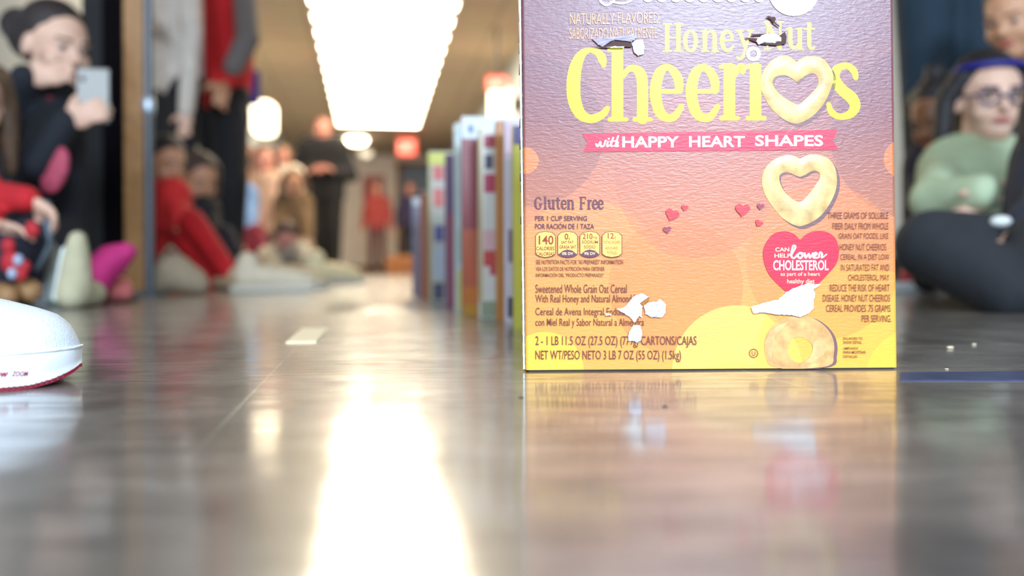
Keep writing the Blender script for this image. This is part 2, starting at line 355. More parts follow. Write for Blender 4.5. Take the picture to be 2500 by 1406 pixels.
# ------------------------------------------------------------------ printed lettering helpers
def catmull(p, k=6):
    out = []
    q = [p[0]]+list(p)+[p[-1]]
    for i in range(1, len(q)-2):
        a, b, c, d = q[i-1], q[i], q[i+1], q[i+2]
        for j_ in range(k):
            t = j_/k
            out.append(tuple(.5*((2*b[n])+(-a[n]+c[n])*t+(2*a[n]-5*b[n]+4*c[n]-d[n])*t*t+(-a[n]+3*b[n]-3*c[n]+d[n])*t**3) for n in range(len(b))))
    out.append(tuple(p[-1])); return out
class ART:                       # flat print, coordinates in photo pixels, mapped on the front of the box
    def __init__(s): s.p = []; s.g = []; s.k = 0    # polygons and their stacking step
    def _a(s, pl): s.p.append(pl); s.g.append(s.k)
    def stroke(s, pts, sm=True, cap=True):
        q = catmull(pts) if sm and len(pts) > 2 else pts
        L, R = [], []
        for i in range(len(q)):
            a = q[max(0, i-1)]; b = q[min(len(q)-1, i+1)]
            dx, dy = b[0]-a[0], b[1]-a[1]; l = math.hypot(dx, dy) or 1; nx, ny = -dy/l, dx/l; w = q[i][2]/2
            L.append((q[i][0]+nx*w, q[i][1]+ny*w)); R.append((q[i][0]-nx*w, q[i][1]-ny*w))
        s.k += 1
        for i in range(len(q)-1): s._a([L[i], L[i+1], R[i+1], R[i]])
        if cap:
            for e in (q[0], q[-1]): s.disc(e[0], e[1], e[2]/2)
        return s
    def disc(s, x, y, r, n=14, ry=None):
        s.k += 1; s._a([(x+r*math.cos(2*math.pi*k/n), y+(ry or r)*math.sin(2*math.pi*k/n)) for k in range(n)]); return s
    def poly(s, pts): s.k += 1; s._a(list(pts)); return s
    def ring(s, outer, inner):   # same number of points
        n = len(outer)
        s.k += 1
        for k in range(n): s._a([outer[k], outer[(k+1)%n], inner[(k+1)%n], inner[k]])
        return s

# ------------------------------------------------------------------ the big cereal box
BW, BH, BD = .245, .335, .075
BROT = math.radians(.9)
B0 = FL(1283.5, 908)             # front left bottom corner
SH = math.radians(.33)           # carton racked slightly to the left
bx = Vector((math.cos(BROT), math.sin(BROT), 0)); bn = Vector((math.sin(BROT), -math.cos(BROT), 0))
BW = .2449
def A(px, py, off=0):            # pixel on the art -> box-local (u, depth, v)
    r = P(px, py, 1)-Vector((0, 0, H)); o = Vector((0, 0, H))
    t = (B0-o).dot(bn)/r.dot(bn); h = o+r*t-B0
    v = h.z; u = h.dot(bx)+v*math.tan(SH)
    return Vector((u, -off, v))
def to_local(u, y, v): return Vector((u-v*math.tan(SH), y, v))
box = empty('cereal_box', B0, 'large brown and yellow honey oat cereal box standing upright in front', 'cereal box', rz=BROT)
def carton_mat():
    m = bpy.data.materials.new('printed_glitter_carton'); m.use_nodes = True; nt = m.node_tree; N = nt.nodes; L = nt.links
    b = N['Principled BSDF']; tc = N.new('ShaderNodeTexCoord'); sp = N.new('ShaderNodeSeparateXYZ'); L.new(tc.outputs['Object'], sp.inputs[0])
    r = N.new('ShaderNodeValToRGB'); cr = r.color_ramp
    for k, (z, c) in enumerate(((0, (228, 154, 54)), (.03, (224, 148, 58)), (.075, (208, 128, 66)), (.12, (184, 104, 70)), (.165, (140, 72, 66)), (.22, (112, 56, 64)), (.33, (80, 32, 40)))):
        e = cr.elements[k] if k < 2 else cr.elements.new(z/.34)
        e.position = z/.34; e.color = lin(c)
    mu = N.new('ShaderNodeMath'); mu.operation = 'DIVIDE'; mu.inputs[1].default_value = .34; L.new(sp.outputs[2], mu.inputs[0]); L.new(mu.outputs[0], r.inputs[0])
    last = r.outputs[0]
    mmpx = .2449/914
    for (cx, cy, rad, c, f) in ((1290, 320, 185, (70, 24, 50), .28), (1283, 392, 32, (225, 125, 40), .6), (2230, 330, 205, (70, 24, 54), .30), (2205, 388, 48, (225, 125, 40), .5),
                             (1430, 670, 185, (222, 140, 52), .35), (1480, 900, 140, (236, 150, 60), .45), (1650, 700, 165, (204, 112, 48), .55), (1800, 905, 160, (240, 184, 84), .8), (1790, 990, 110, (245, 170, 60), .4),
                             (2080, 880, 240, (246, 178, 50), .5), (1700, 430, 200, (170, 84, 60), .3), (2010, 640, 190, (206, 110, 44), .4), (1330, 905, 95, (255, 196, 52), .6), (2240, 930, 130, (255, 190, 50), .5)):
        a = A(cx, cy)
        cb = N.new('ShaderNodeCombineXYZ'); L.new(sp.outputs[0], cb.inputs[0]); L.new(sp.outputs[2], cb.inputs[2])
        ds = N.new('ShaderNodeVectorMath'); ds.operation = 'DISTANCE'; L.new(cb.outputs[0], ds.inputs[0]); ds.inputs[1].default_value = (a.x-a.z*math.tan(SH), 0, a.z)
        lt = N.new('ShaderNodeMath'); lt.operation = 'LESS_THAN'; lt.inputs[1].default_value = rad*mmpx; L.new(ds.outputs['Value'], lt.inputs[0])
        ml = N.new('ShaderNodeMath'); ml.operation = 'MULTIPLY'; ml.inputs[1].default_value = f; L.new(lt.outputs[0], ml.inputs[0])
        mx = N.new('ShaderNodeMix'); mx.data_type = 'RGBA'; L.new(ml.outputs[0], mx.inputs[0]); L.new(last, mx.inputs[6]); mx.inputs[7].default_value = lin(c)
        last = mx.outputs[2]
    L.new(last, b.inputs['Base Color'])
    gloss(nt, b)
    return m
def gloss(nt, b, k=1):           # foil-like wrinkled varnish
    N = nt.nodes; L = nt.links
    b.inputs['Roughness'].default_value = .37; b.inputs['Specular IOR Level'].default_value = .75 if k >= 1 else .4
    tc = N.new('ShaderNodeTexCoord'); mp = N.new('ShaderNodeMapping'); mp.inputs['Scale'].default_value = (1, 1, 3.2); L.new(tc.outputs['Object'], mp.inputs[0])
    n = N.new('ShaderNodeTexNoise'); n.inputs['Scale'].default_value = 210; n.inputs['Detail'].default_value = 4; n.inputs['Distortion'].default_value = .6; L.new(mp.outputs[0], n.inputs[0])
    bp = N.new('ShaderNodeBump'); bp.inputs['Strength'].default_value = .36*k; bp.inputs['Distance'].default_value = .0005; L.new(n.outputs['Fac'], bp.inputs['Height']); L.new(bp.outputs[0], b.inputs['Normal'])
def ink(name, rgb, k=1, noise=None):
    if name in MATS: return MATS[name]
    m = mat(name, rgb, .36, **(noise or {})); gloss(m.node_tree, m.node_tree.nodes['Principled BSDF'], k); return m
# body: front/back/side boards with rounded vertical edges
def rrect(x0, y0, x1, y1, r, n=5):
    out = []
    for cx, cy, a0 in ((x1-r, y0+r, -90), (x1-r, y1-r, 0), (x0+r, y1-r, 90), (x0+r, y0+r, 180)):
        for k in range(n+1):
            a = math.radians(a0+90*k/n); out.append((cx+r*math.cos(a), cy+r*math.sin(a)))
    return out
def carton(name, w, d, h, m, parent, r=.003, sh=0, z0=0.0012):
    rr = rrect(0, 0, w, d, r); n = len(rr); vs = []
    for z in (z0, h): vs += [Vector((x-z*sh, y, z)) for x, y in rr]
    fs = [(k, (k+1)%n, n+(k+1)%n, n+k) for k in range(n)] + [tuple(range(n-1, -1, -1)), tuple(range(n, 2*n))]
    return mesh(name, vs, fs, m, parent)
carton('carton', BW, BD, BH, carton_mat(), box, .0022, math.tan(SH))
M_board = mat('raw_white_cardboard', (238, 238, 236), .8, .05, 200, .3, 500)
M_grey = mat('grey_carton_core', (52, 44, 40), .8)
MB().box((.002, .001, 0), (BW-.002, BD-.001, .0012)).build('bottom_flap', M_grey, box)
# raw board edge along the left side seam
sm_ = MB()
for (z0, z1) in ((.0015, .335),):
    sm_.add([to_local(-.0004, .0028, z0), to_local(-.0016, .0030, z0), to_local(-.0016, .0042, z0), to_local(-.0004, .0042, z0), to_local(-.0004, .0028, z1), to_local(-.0016, .0030, z1), to_local(-.0016, .0042, z1), to_local(-.0004, .0042, z1)],
            [(0,3,2,1),(4,5,6,7),(0,1,5,4),(1,2,6,5),(2,3,7,6),(3,0,4,7)])
sm_.build('glue_seam', M_board, box)
sd = MB()
for k in range(46):
    z = .004+k*.0072; w = random.uniform(.0003, .0012)
    sd.add([to_local(-.0008-w, .006, z), to_local(-.0008-w, .02, z), to_local(-.0008-w, .02, z+.0045), to_local(-.0008-w, .006, z+.0045), to_local(0, .006, z), to_local(0, .02, z), to_local(0, .02, z+.0045), to_local(0, .006, z+.0045)],
           [(0,1,2,3),(7,6,5,4),(0,4,5,1),(1,5,6,2),(2,6,7,3),(3,7,4,0)])
sd.build('perforated_strip', mat('dark_perforation', (60, 56, 66), .6), box)
LAY = [0]
def put(name, art, m, off=None, label=None, thick=0.00005):
    if off is None: LAY[0] += 1; off = .00012+LAY[0]*.00003
    vs, fs = [], []
    for pl, g_ in zip(art.p, art.g):
        pts = [A(x, y, off+min(g_, 16)*1.6e-6) for x, y in pl]
        ar = sum(pts[i].x*pts[(i+1)%len(pts)].z-pts[(i+1)%len(pts)].x*pts[i].z for i in range(len(pts)))
        if ar < 0: pts.reverse()
        n = len(vs); vs += [to_local(p.x, p.y, p.z) for p in pts]
        fs.append(tuple(range(n, n+len(pts))))
    o = mesh(name, vs, fs, m, box)
    if label: o['label'] = label
    return o
def text(lines, m, name='lettering', label=None):
    """lines: (string, x0, ytop, x1, ybot, bold, shear) -- the ink fills that box"""
    LAY[0] += 1; off = .00012+LAY[0]*.00003; V, Fs = [], []
    for ln in lines:
        s, x0, y0, x1, y1 = ln[:5]; bold = ln[5] if len(ln) > 5 else .0; sh = ln[6] if len(ln) > 6 else 0
        vs, fs = textmesh(s, bold, sh)
        a = min(v.x for v in vs); b = max(v.x for v in vs); c = min(v.y for v in vs); d = max(v.y for v in vs)
        n = len(V)
        for v in vs:
            q = A(x0+(v.x-a)/(b-a)*(x1-x0), y1-(v.y-c)/(d-c)*(y1-y0), off); V.append(to_local(q.x, q.y, q.z))
        Fs += [tuple(i+n for i in f) for f in fs]
    o = mesh(name, V, Fs, m, box)
    if label: o['label'] = label
    return o
# soft serif alphabet; y up, x-height 1, one unit wide pieces; each stroke (x, y, w)
SER = .075
def serif(a, x0, x1, y, T, t=SER): a.stroke([T(x0+t/2, y+t/2, t), T(x1-t/2, y+t/2, t)], False)
def glyph(a, ch, X, Y, sx, sy):
    """X = left pixel, Y = baseline pixel, sx/sy = pixels per unit"""
    T = lambda x, y, w: (X+x*sx, Y-y*sy, w*sy*(1 if True else 0))
    S = lambda pts, sm=True: a.stroke([T(*p) for p in pts], sm)
    def stem(x, y0, y1, w=.2):
        a.poly([T(x, y0, 0)[:2], T(x+w*sy/sx, y0, 0)[:2], T(x+w*sy/sx, y1, 0)[:2], T(x, y1, 0)[:2]])
    a.k = 0
    if ch == 'C':
        S([(.64, .97, .08), (.615, 1.08, .15), (.55, 1.185, .13), (.40, 1.235, .085), (.26, 1.16, .15), (.16, .95, .21), (.12, .66, .235), (.14, .36, .225), (.24, .14, .19), (.38, .06, .15), (.50, .07, .145), (.63, .14, .125), (.70, .23, .095)])
    elif ch == 'h':
        stem(.07, .03, 1.27); S([(.03, 1.23, .07), (.25, 1.27, .07)], False); serif(a, 0, .36, 0, T)
        S([(.27, .78, .08), (.36, .90, .10), (.47, .91, .14), (.56, .83, .185), (.60, .66, .19), (.60, .05, .19)]); serif(a, .43, .78, 0, T)
    elif ch == 'e':
        S([(.50, .54, .13), (.485, .72, .16), (.40, .87, .14), (.29, .935, .115), (.17, .85, .17), (.10, .62, .195), (.10, .40, .195), (.17, .16, .18), (.30, .065, .145), (.43, .10, .13), (.54, .26, .095)])
        S([(.12, .52, .08), (.51, .52, .08)], False)
    elif ch == 'r':
        stem(.08, .03, .97); S([(.03, .92, .07), (.2, .96, .07)], False); serif(a, 0, .36, 0, T)
        S([(.27, .76, .07), (.33, .88, .12), (.39, .90, .16), (.41, .84, .10)])
    elif ch == 'i':
        stem(.07, .03, .97); S([(.02, .92, .07), (.2, .96, .07)], False); serif(a, 0, .36, 0, T)
    elif ch == 's':
        S([(.43, .72, .09), (.40, .84, .12), (.29, .93, .105), (.15, .86, .15), (.12, .70, .18), (.22, .52, .19), (.37, .37, .20), (.42, .22, .18), (.34, .09, .14), (.19, .05, .105), (.07, .13, .11), (.03, .26, .08)])
    elif ch == 'o':
        n = 28; O = []; I = []
        for q in range(n):
            w = 2*math.pi*q/n; O.append(T(.31+.31*math.cos(w), .49+.51*math.sin(w), 0)[:2]); I.append(T(.31+.13*math.cos(w), .49+.39*math.sin(w), 0)[:2])
        a.ring(O, I)
    elif ch == 'n':
        stem(.07, .03, .96); S([(.02, .92, .07), (.2, .96, .07)], False); serif(a, 0, .34, 0, T)
        S([(.24, .78, .08), (.33, .90, .10), (.44, .91, .14), (.52, .83, .18), (.56, .66, .19), (.56, .05, .19)]); serif(a, .42, .74, 0, T)
    elif ch == 'u':
        stem(.46, .03, .96); S([(.42, .93, .07), (.58, .95, .07)], False); S([(.48, .03, .07), (.70, .03, .07)], False)
        S([(.16, .92, .19), (.16, .40, .19), (.20, .17, .17), (.30, .08, .13), (.40, .12, .10), (.47, .24, .07)]); S([(0, .93, .07), (.18, .95, .07)], False)
    elif ch == 'y':
        S([(.14, .93, .17), (.36, .22, .15)], False); S([(.60, .93, .09), (.36, .10, .12), (.27, -.2, .13), (.14, -.3, .14), (.05, -.24, .12)]); S([(0, .95, .07), (.28, .95, .07)], False); S([(.47, .95, .07), (.70, .95, .07)], False)
    elif ch == 't':
        stem(.14, .2, 1.22, .18); S([(.02, .93, .08), (.44, .93, .08)], False); S([(.23, .25, .18), (.27, .09, .14), (.38, .06, .10), (.46, .14, .07)])
    elif ch == 'l':
        stem(.08, .03, 1.3, .17); S([(.02, 1.26, .07), (.22, 1.28, .07)], False); serif(a, 0, .34, 0, T)
    elif ch == 'H':
        stem(.1, .03, 1.24); stem(.56, .03, 1.24)
        for x in (0, .46):
            serif(a, x, x+.4, 0, T); serif(a, x, x+.4, 1.2, T)
        S([(.2, .64, .08), (.66, .64, .08)], False)
    elif ch == 'N':
        stem(.12, .03, 1.24, .09); stem(.66, .03, 1.24, .09); serif(a, 0, .3, 0, T); serif(a, 0, .22, 1.2, T); serif(a, .56, .86, 1.2, T)
        S([(.15, 1.18, .2), (.68, .08, .2)], False)
    elif ch == 'F':
        stem(.1, .03, 1.24, .17); serif(a, 0, .38, 0, T); serif(a, 0, .66, 1.2, T); S([(.2, .66, .08), (.5, .66, .08)], False); S([(.62, 1.2, .08), (.62, 1.0, .06)], False); S([(.5, .78, .06), (.5, .54, .06)], False)
    elif ch == 'G':
        S([(.66, .95, .07), (.58, 1.12, .11), (.40, 1.21, .08), (.22, 1.10, .15), (.12, .85, .19), (.12, .45, .19), (.22, .15, .16), (.40, .06, .09), (.58, .12, .12), (.62, .3, .15), (.62, .5, .15)]); S([(.5, .54, .07), (.78, .54, .07)], False)
M_title = ink('title_yellow_ink', (255, 238, 40), .35)
M_honey = ink('honey_yellow_ink', (252, 232, 70), .5)
# Cheeri_s
for ch, x, y, sx_ in (('C', 1383, 298, 142), ('h', 1483, 297, 142), ('e', 1587, 297, 142), ('e', 1675, 297, 142), ('r', 1755, 294, 142), ('i', 1820, 294, 142), ('s', 2018, 292, 165)):
    t = ART(); glyph(t, ch, x, y, sx_, 142); put('title_letter', t, M_title, .00015, label='large rounded yellow letter')
for ch, x, y, sx_ in (('H', 1617, 127, 60), ('o', 1667, 127, 60), ('n', 1711, 127, 60), ('e', 1757, 127, 60), ('y', 1797, 127, 60), ('N', 1864, 122, 58), ('u', 1920, 122, 58), ('t', 1962, 122, 58)):
    t = ART(); glyph(t, ch, x, y, sx_, 55); put('subtitle_letter', t, M_honey, .00018, label='smaller pale yellow letter')
def outline(pts, sx=1, ox=0, oy=0): return catmull([(x*sx+ox, y*sx+oy) for x, y in pts]+[(pts[0][0]*sx+ox, pts[0][1]*sx+oy)], 4)[:-1]
def z2(p): return (1720+p[0]/3.7, p[1]/3.7)
HO = [(830,560),(765,510),(690,502),(590,560),(520,670),(508,790),(560,920),(640,1020),(740,1090),(840,1115),(960,1060),(1060,960),(1130,830),(1165,700),(1130,600),(1050,520),(930,508),(870,530)]
HI = [(830,745),(785,705),(740,682),(690,680),(632,700),(615,750),(645,810),(700,868),(775,915),(845,945),(895,910),(950,860),(1000,805),(1025,765),(1022,700),(985,662),(930,672),(880,705)]
cer = dict(noise=.3, nscale=110)
M_oat = ink('golden_oat_print', (214, 172, 114), .5, cer)
M_shadow = ink('printed_drop_tone', (120, 84, 84), .9)
def dense(pts, N=72):
    q = catmull(list(pts)+[pts[0]], 8)
    L = [0]
    for i in range(len(q)-1): L.append(L[-1]+math.hypot(q[i+1][0]-q[i][0], q[i+1][1]-q[i][1]))
    out = []; j_ = 0
    for k in range(N):
        s_ = L[-1]*k/N
        while L[j_+1] < s_: j_ += 1
        f = (s_-L[j_])/max(1e-9, L[j_+1]-L[j_]); out.append((q[j_][0]+(q[j_+1][0]-q[j_][0])*f, q[j_][1]+(q[j_+1][1]-q[j_][1])*f))
    return out
def ringpair(o, i):              # pair points by angle around the inner centre
    return dense(o), dense(i)
def cereal(o, i, name='oat_ring_print', sh=(7, 7), dark=None, label=None):
    oo, ii = ringpair(o, i)
    put('ring_tone', ART().ring([(x+sh[0], y+sh[1]) for x, y in oo], [(x+sh[0]*.6, y+sh[1]*.6) for x, y in ii]), M_shadow)
    LAY[0] += 1; base = .00012+LAY[0]*.00003
    # slightly embossed ring: four lofted loops
    vs, fs = [], []; n = len(oo); prof = ((0, 0), (.18, .0005), (.5, .0008), (.82, .0005), (1, 0))
    for f, dz in prof:
        for k in range(n):
            q = A(oo[k][0]+(ii[k][0]-oo[k][0])*f, oo[k][1]+(ii[k][1]-oo[k][1])*f, base+dz); vs.append(to_local(q.x, q.y, q.z))
    for r in range(4):
        for k in range(n): fs.append((r*n+k, r*n+(k+1)%n, (r+1)*n+(k+1)%n, (r+1)*n+k))
    o_ = mesh(name, vs, fs, M_oat, box, True)
    if label: o_['label'] = label
cereal([z2(p) for p in HO], [z2(p) for p in HI], 'heart_ring_print', label='heart-shaped oat ring in the title')
def z6(p): return (1800+p[0]/3.905, 360+p[1]/3.905)
HO2 = [(600,108),(520,75),(440,80),(340,120),(255,215),(233,320),(260,440),(340,570),(440,680),(560,745),(640,740),(760,680),(860,570),(930,430),(950,310),(925,180),(850,95),(720,66),(650,80)]
HI2 = [(600,280),(560,270),(510,245),(455,235),(405,262),(400,310),(420,370),(465,440),(530,495),(590,520),(640,490),(700,420),(750,350),(785,290),(780,240),(735,220),(690,235),(645,262)]
cereal([z6(p) for p in HO2], [z6(p) for p in HI2], 'heart_ring_print')
def z7(p): return (1780+p[0]/5.814, 680+p[1]/5.814)
RO = [(560,1230),(500,1020),(520,820),(640,650),(820,550),(1000,530),(1180,560),(1340,660),(1450,800),(1490,950),(1480,1090),(1430,1230),(1000,1282),(760,1280)]
RI = [(870,1130),(835,1030),(850,920),(900,850),(980,830),(1070,845),(1140,890),(1180,960),(1175,1050),(1140,1120),(1080,1170),(1010,1195),(950,1190),(905,1165)]
def ring_angle(c, pts, N=60):
    q = dense(pts, 400); out = []
    for k in range(N):
        w = -math.pi+2*math.pi*k/N
        out.append(min(q, key=lambda p: abs(math.remainder(math.atan2(p[1]-c[1], p[0]-c[0])-w, 2*math.pi))))
    return out
c = z7((1005, 1010))
ro = ring_angle(c, [z7(p) for p in RO]); ri = ring_angle(c, [z7(p) for p in RI])
ro = [(x, min(y, 900)) for x, y in ro]
put('ring_tone', ART().ring([(x+8, min(900, y+2)) for x, y in ro], ri), M_shadow)
put('round_ring_print', ART().ring(ro, ri), ink('toasted_oat_print', (212, 158, 98), .5, dict(noise=.3, nscale=120)), label='round toasted oat ring print')
put('ring_highlight', ART().poly([z7(p) for p in ((1200,900),(1260,870),(1380,920),(1340,1080),(1180,1180),(1010,1230),(1130,1130),(1180,1040))]).poly([z7(p) for p in ((520,900),(580,760),(700,660),(850,600),(760,700),(650,800),(620,950),(600,1150),(560,1150))]), M_oat)
a = ART(); n = 24
a.ring([(1839+18*math.cos(2*math.pi*k/n), 132+18*math.sin(2*math.pi*k/n)) for k in range(n)], [(1839+9*math.cos(2*math.pi*k/n), 132+9*math.sin(2*math.pi*k/n)) for k in range(n)])
put('small_ring_print', a, ink('cream_ink', (250, 226, 186), .5))
put('ribbon', ART().poly([(1421, 326), (1434, 348), (1424, 371), (2048, 366), (2032, 343), (2046, 317)]), ink('ribbon_red_ink', (228, 50, 72), .8), label='red ribbon banner')
M_white = ink('white_ink', (252, 250, 248), .5)
text([('HAPPY', 1519, 333, 1657, 360, .022), ('HEART', 1682, 332, 1818, 359, .022), ('SHAPES', 1843, 330, 2009, 357, .022)], M_white, 'ribbon_lettering')
w = ART()
for st in ([(1455,352,4),(1459,357,5),(1466,346,4),(1466,356,5),(1474,356,4),(1478,344,4),(1480,344,3)], [(1484,346,4),(1482,357,5),(1489,354,3)], [(1497,336,4),(1491,355,5),(1498,356,3)], [(1489,346,3),(1503,344,3)], [(1509,332,4),(1502,358,5),(1509,346,4),(1506,357,4),(1510,356,3)]): w.stroke(st)
w.disc(1486, 339, 2.4)
put('script_lettering', w, M_white, label='white handwritten word on the ribbon')
text([('NATURALLY', 1391, 33, 1500, 60, -.004), ('FLAVORED', 1508, 31, 1608, 57, -.004), ('SABORIZADO', 1390, 69, 1484, 96, -.004), ('NATURALMENTE', 1489, 67, 1604, 94, -.004)], ink('peach_ink', (245, 158, 110), .5))
# lower rim of the white script line at the top of the view
w = ART()
w.stroke([(1462,-8,5),(1468,6,6),(1482,13,6),(1496,4,5),(1505,-6,5)]).stroke([(1490,4,4),(1515,9,5),(1532,6,5),(1550,-4,5)])
for k in range(9): w.stroke([(1568+k*34,-12,5),(1574+k*34,1,5),(1586+k*34,3,5),(1594+k*34,-8,5)])
w.stroke([(1462,-8,5),(1478,-30,6),(1500,-40,7)])
put('script_lettering', w, M_white)
a = ART().disc(1937, -22, 62, 32)
put('cream_circle_print', a, ink('pale_cream_print', (250, 235, 215), .4))
def hp(cx, cy, s_, rot=0):
    out = []
    for k in range(28):
        u = 2*math.pi*k/28
        x = 16*math.sin(u)**3; y = -(13*math.cos(u)-5*math.cos(2*u)-2*math.cos(3*u)-math.cos(4*u))
        x, y = x*s_/32, y*s_/32; c_, s2 = math.cos(rot), math.sin(rot); out.append((cx+x*c_-y*s2, cy+x*s2+y*c_))
    return out
for hx_, hy_, hs_, hr_, hm_ in ((1640, 524, 34, .35, 0), (1671, 507, 17, .2, 0), (1812, 512, 36, .1, 0), (1852, 545, 19, .5, 0), (1628, 561, 20, -.1, 1), (1856, 504, 18, .1, 1)):
    put('heart_print', ART().poly(hp(hx_, hy_, hs_, hr_)), ink('heart_plum_ink', (150, 62, 74), .8) if hm_ else ink('heart_red_ink', (226, 60, 66), .8), off=.0011)
hb = dense([(1953,586),(1936,570),(1912,564),(1886,572),(1866,600),(1863,630),(1876,668),(1905,700),(1935,724),(1956,732),(1984,706),(2020,670),(2043,640),(2047,606),(2036,578),(2010,564),(1980,566),(1963,576)], 60)
put('heart_badge', ART().poly(hb), ink('badge_red_ink', (222, 44, 66), .8), label='red heart badge')
M_cream = ink('badge_cream_ink', (252, 214, 160), .6)
text([('CAN', 1892, 604, 1926, 614, .02), ('HELP', 1890, 619, 1930, 629, .02), ('as part of a heart', 1905, 664, 2001, 676, .01), ('healthy diet', 1921, 681, 1988, 695, .01)], M_cream, 'badge_lettering')
text([('CHOLESTEROL', 1887, 635, 2022, 660, .02)], M_white, 'badge_lettering')
w = ART()
for st in ([(1933,620,3),(1941,603,5),(1935,601,4),(1931,624,5),(1938,630,4),(1945,622,4)], [(1952,617,4),(1946,624,5),(1953,630,5),(1959,623,5),(1953,617,4),(1963,619,3)], [(1964,618,4),(1966,629,5),(1974,619,4),(1976,629,5),(1984,618,4)], [(1985,626,4),(1994,620,4),(1989,617,4),(1985,628,5),(1995,629,4)], [(1998,628,4),(2001,616,4),(2006,620,5),(2005,629,4),(2017,621,3)]): w.stroke(st)
put('script_lettering', w, M_white)
M_plum = ink('plum_text_ink', (104, 58, 74), .6)
M_brn = ink('brown_text_ink', (120, 62, 50), .6)
t = ART(); sy = 24
for ch, x in (('G', 1304), ('l', 1327), ('u', 1337), ('t', 1356), ('e', 1369), ('n', 1384), ('F', 1414), ('r', 1433), ('e', 1445), ('e', 1459)): glyph(t, ch, x, 511, 25, sy)
put('claim_lettering', t, M_plum)
text([('PER 1 CUP SERVING', 1306, 527, 1433, 539, .012), ('POR RACIÓN DE 1 TAZA', 1306, 543, 1450, 559, .012)], M_plum)
text([('SEE NUTRITION FACTS FOR "AS PREPARED" INFORMATION', 1308, 634, 1521, 645, .004), ('VEA LOS DATOS DE NUTRICIÓN PARA OBTENER', 1308, 649, 1476, 661, .004), ('INFORMACIÓN DEL "PRODUCTO PREPARADO"', 1308, 665, 1474, 676, .004)], M_brn)
text([('Sweetened Whole Grain Oat Cereal', 1307, 694, 1530, 715, .002), ('With Real Honey and Natural Almond Flavor', 1307, 719, 1584, 744, .002), ('Cereal de Avena Integral Endulzado', 1307, 751, 1548, 775, .002), ('con Miel Real y Sabor Natural a Almendra', 1307, 777, 1572, 801, .002)], M_brn)
text([('2 - 1 LB 11.5 OZ (27.5 OZ) (779g) CARTONS/CAJAS', 1307, 820, 1700, 849, .004), ('NET WT/PESO NETO 3 LB 7 OZ (55 OZ) (1.5kg)', 1307, 855, 1662, 884, .004)], M_brn)
RL = [('THREE GRAMS OF SOLUBLE', 2020, 518, 2168, 534), ('FIBER DAILY FROM WHOLE', 2032, 544, 2168, 560), ('GRAIN OAT FOODS, LIKE', 2047, 569, 2168, 585), ('HONEY NUT CHEERIOS', 2049, 595, 2163, 611), ('CEREAL, IN A DIET LOW', 2051, 620, 2170, 636), ('IN SATURATED FAT AND', 2052, 645, 2170, 661), ('CHOLESTEROL, MAY', 2070, 670, 2170, 687), ('REDUCE THE RISK OF HEART', 2025, 694, 2171, 711), ('DISEASE. HONEY NUT CHEERIOS', 2008, 719, 2172, 736), ('CEREAL PROVIDES .75 GRAMS', 2016, 744, 2173, 761), ('PER SERVING.', 2103, 769, 2175, 786)]
text(RL, M_brn)
text([('ENLARGED TO', 2058, 823, 2105, 829, .01), ('SHOW DETAIL', 2058, 832, 2103, 839, .01), ('AMPLIADO', 2058, 847, 2094, 853, .01), ('PARA MOSTRAR', 2058, 856, 2113, 863, .01), ('DETALLES', 2058, 867, 2092, 873, .01)], M_brn)
a = ART(); a.ring([(1839+11*math.cos(2*math.pi*k/n), 862+11*math.sin(2*math.pi*k/n)) for k in range(n)], [(1839+9.4*math.cos(2*math.pi*k/n), 862+9.4*math.sin(2*math.pi*k/n)) for k in range(n)])
put('circled_letter_mark', a, M_brn); text([('U', 1835, 857, 1843, 868, 0)], M_brn)
# four nutrition badges
M_badge = ink('badge_yellow_ink', (250, 196, 96), .6)
for k, x in enumerate((1307, 1361, 1415, 1469)):
    w_ = 49; x1 = x+w_
    o = [(x, 575), (x+8, 567), (x+24, 564.5), (x+41, 567), (x1, 575), (x1, 620), (x+41, 626), (x+24, 629), (x+8, 626), (x, 620)]
    i_ = [((p[0]-(x+24.5))*.94+x+24.5, (p[1]-596)*.955+596) for p in o]
    put('badge_outline', ART().ring(o, i_), M_brn); put('nutrition_badge', ART().poly(i_), M_badge)
    if k in (1, 2):
        put('badge_foot', ART().poly([(x+1, 622), (x+13, 612), (x+24, 609), (x+37, 612), (x1-1, 622), (x+38, 627), (x+24, 629), (x+11, 627)]), M_plum)
        text([('0% DV' if k == 1 else '9% DV', x+11, 615.5, x+38, 622.5, .02)], M_cream)
text([('140', 1315, 575, 1351, 597, .015), ('CALORIES', 1309, 602, 1353, 611, .01), ('CALORÍAS', 1309, 613, 1353, 624, .01),
      ('0', 1378, 570, 1387, 585, .015), ('g', 1388, 580, 1391, 587), ('SAT FAT', 1370, 588, 1400, 595, .01), ('GRASA SAT', 1365, 599, 1406, 607, .01),
      ('210', 1422, 570, 1446, 584, .015), ('mg', 1447, 578, 1457, 584), ('SODIUM', 1420, 587, 1459, 595, .01), ('SODIO', 1425, 599, 1453, 607, .01),
      ('12', 1483, 569, 1498, 583, .015), ('g', 1499, 577, 1503, 584), ('TOTAL SUGARS', 1472, 588, 1514, 595, .01), ('AZÚCARES', 1477, 601, 1508, 609, .01), ('TOTALES', 1481, 614, 1505, 621, .01)], ink('badge_text_ink', (150, 62, 30), .6))
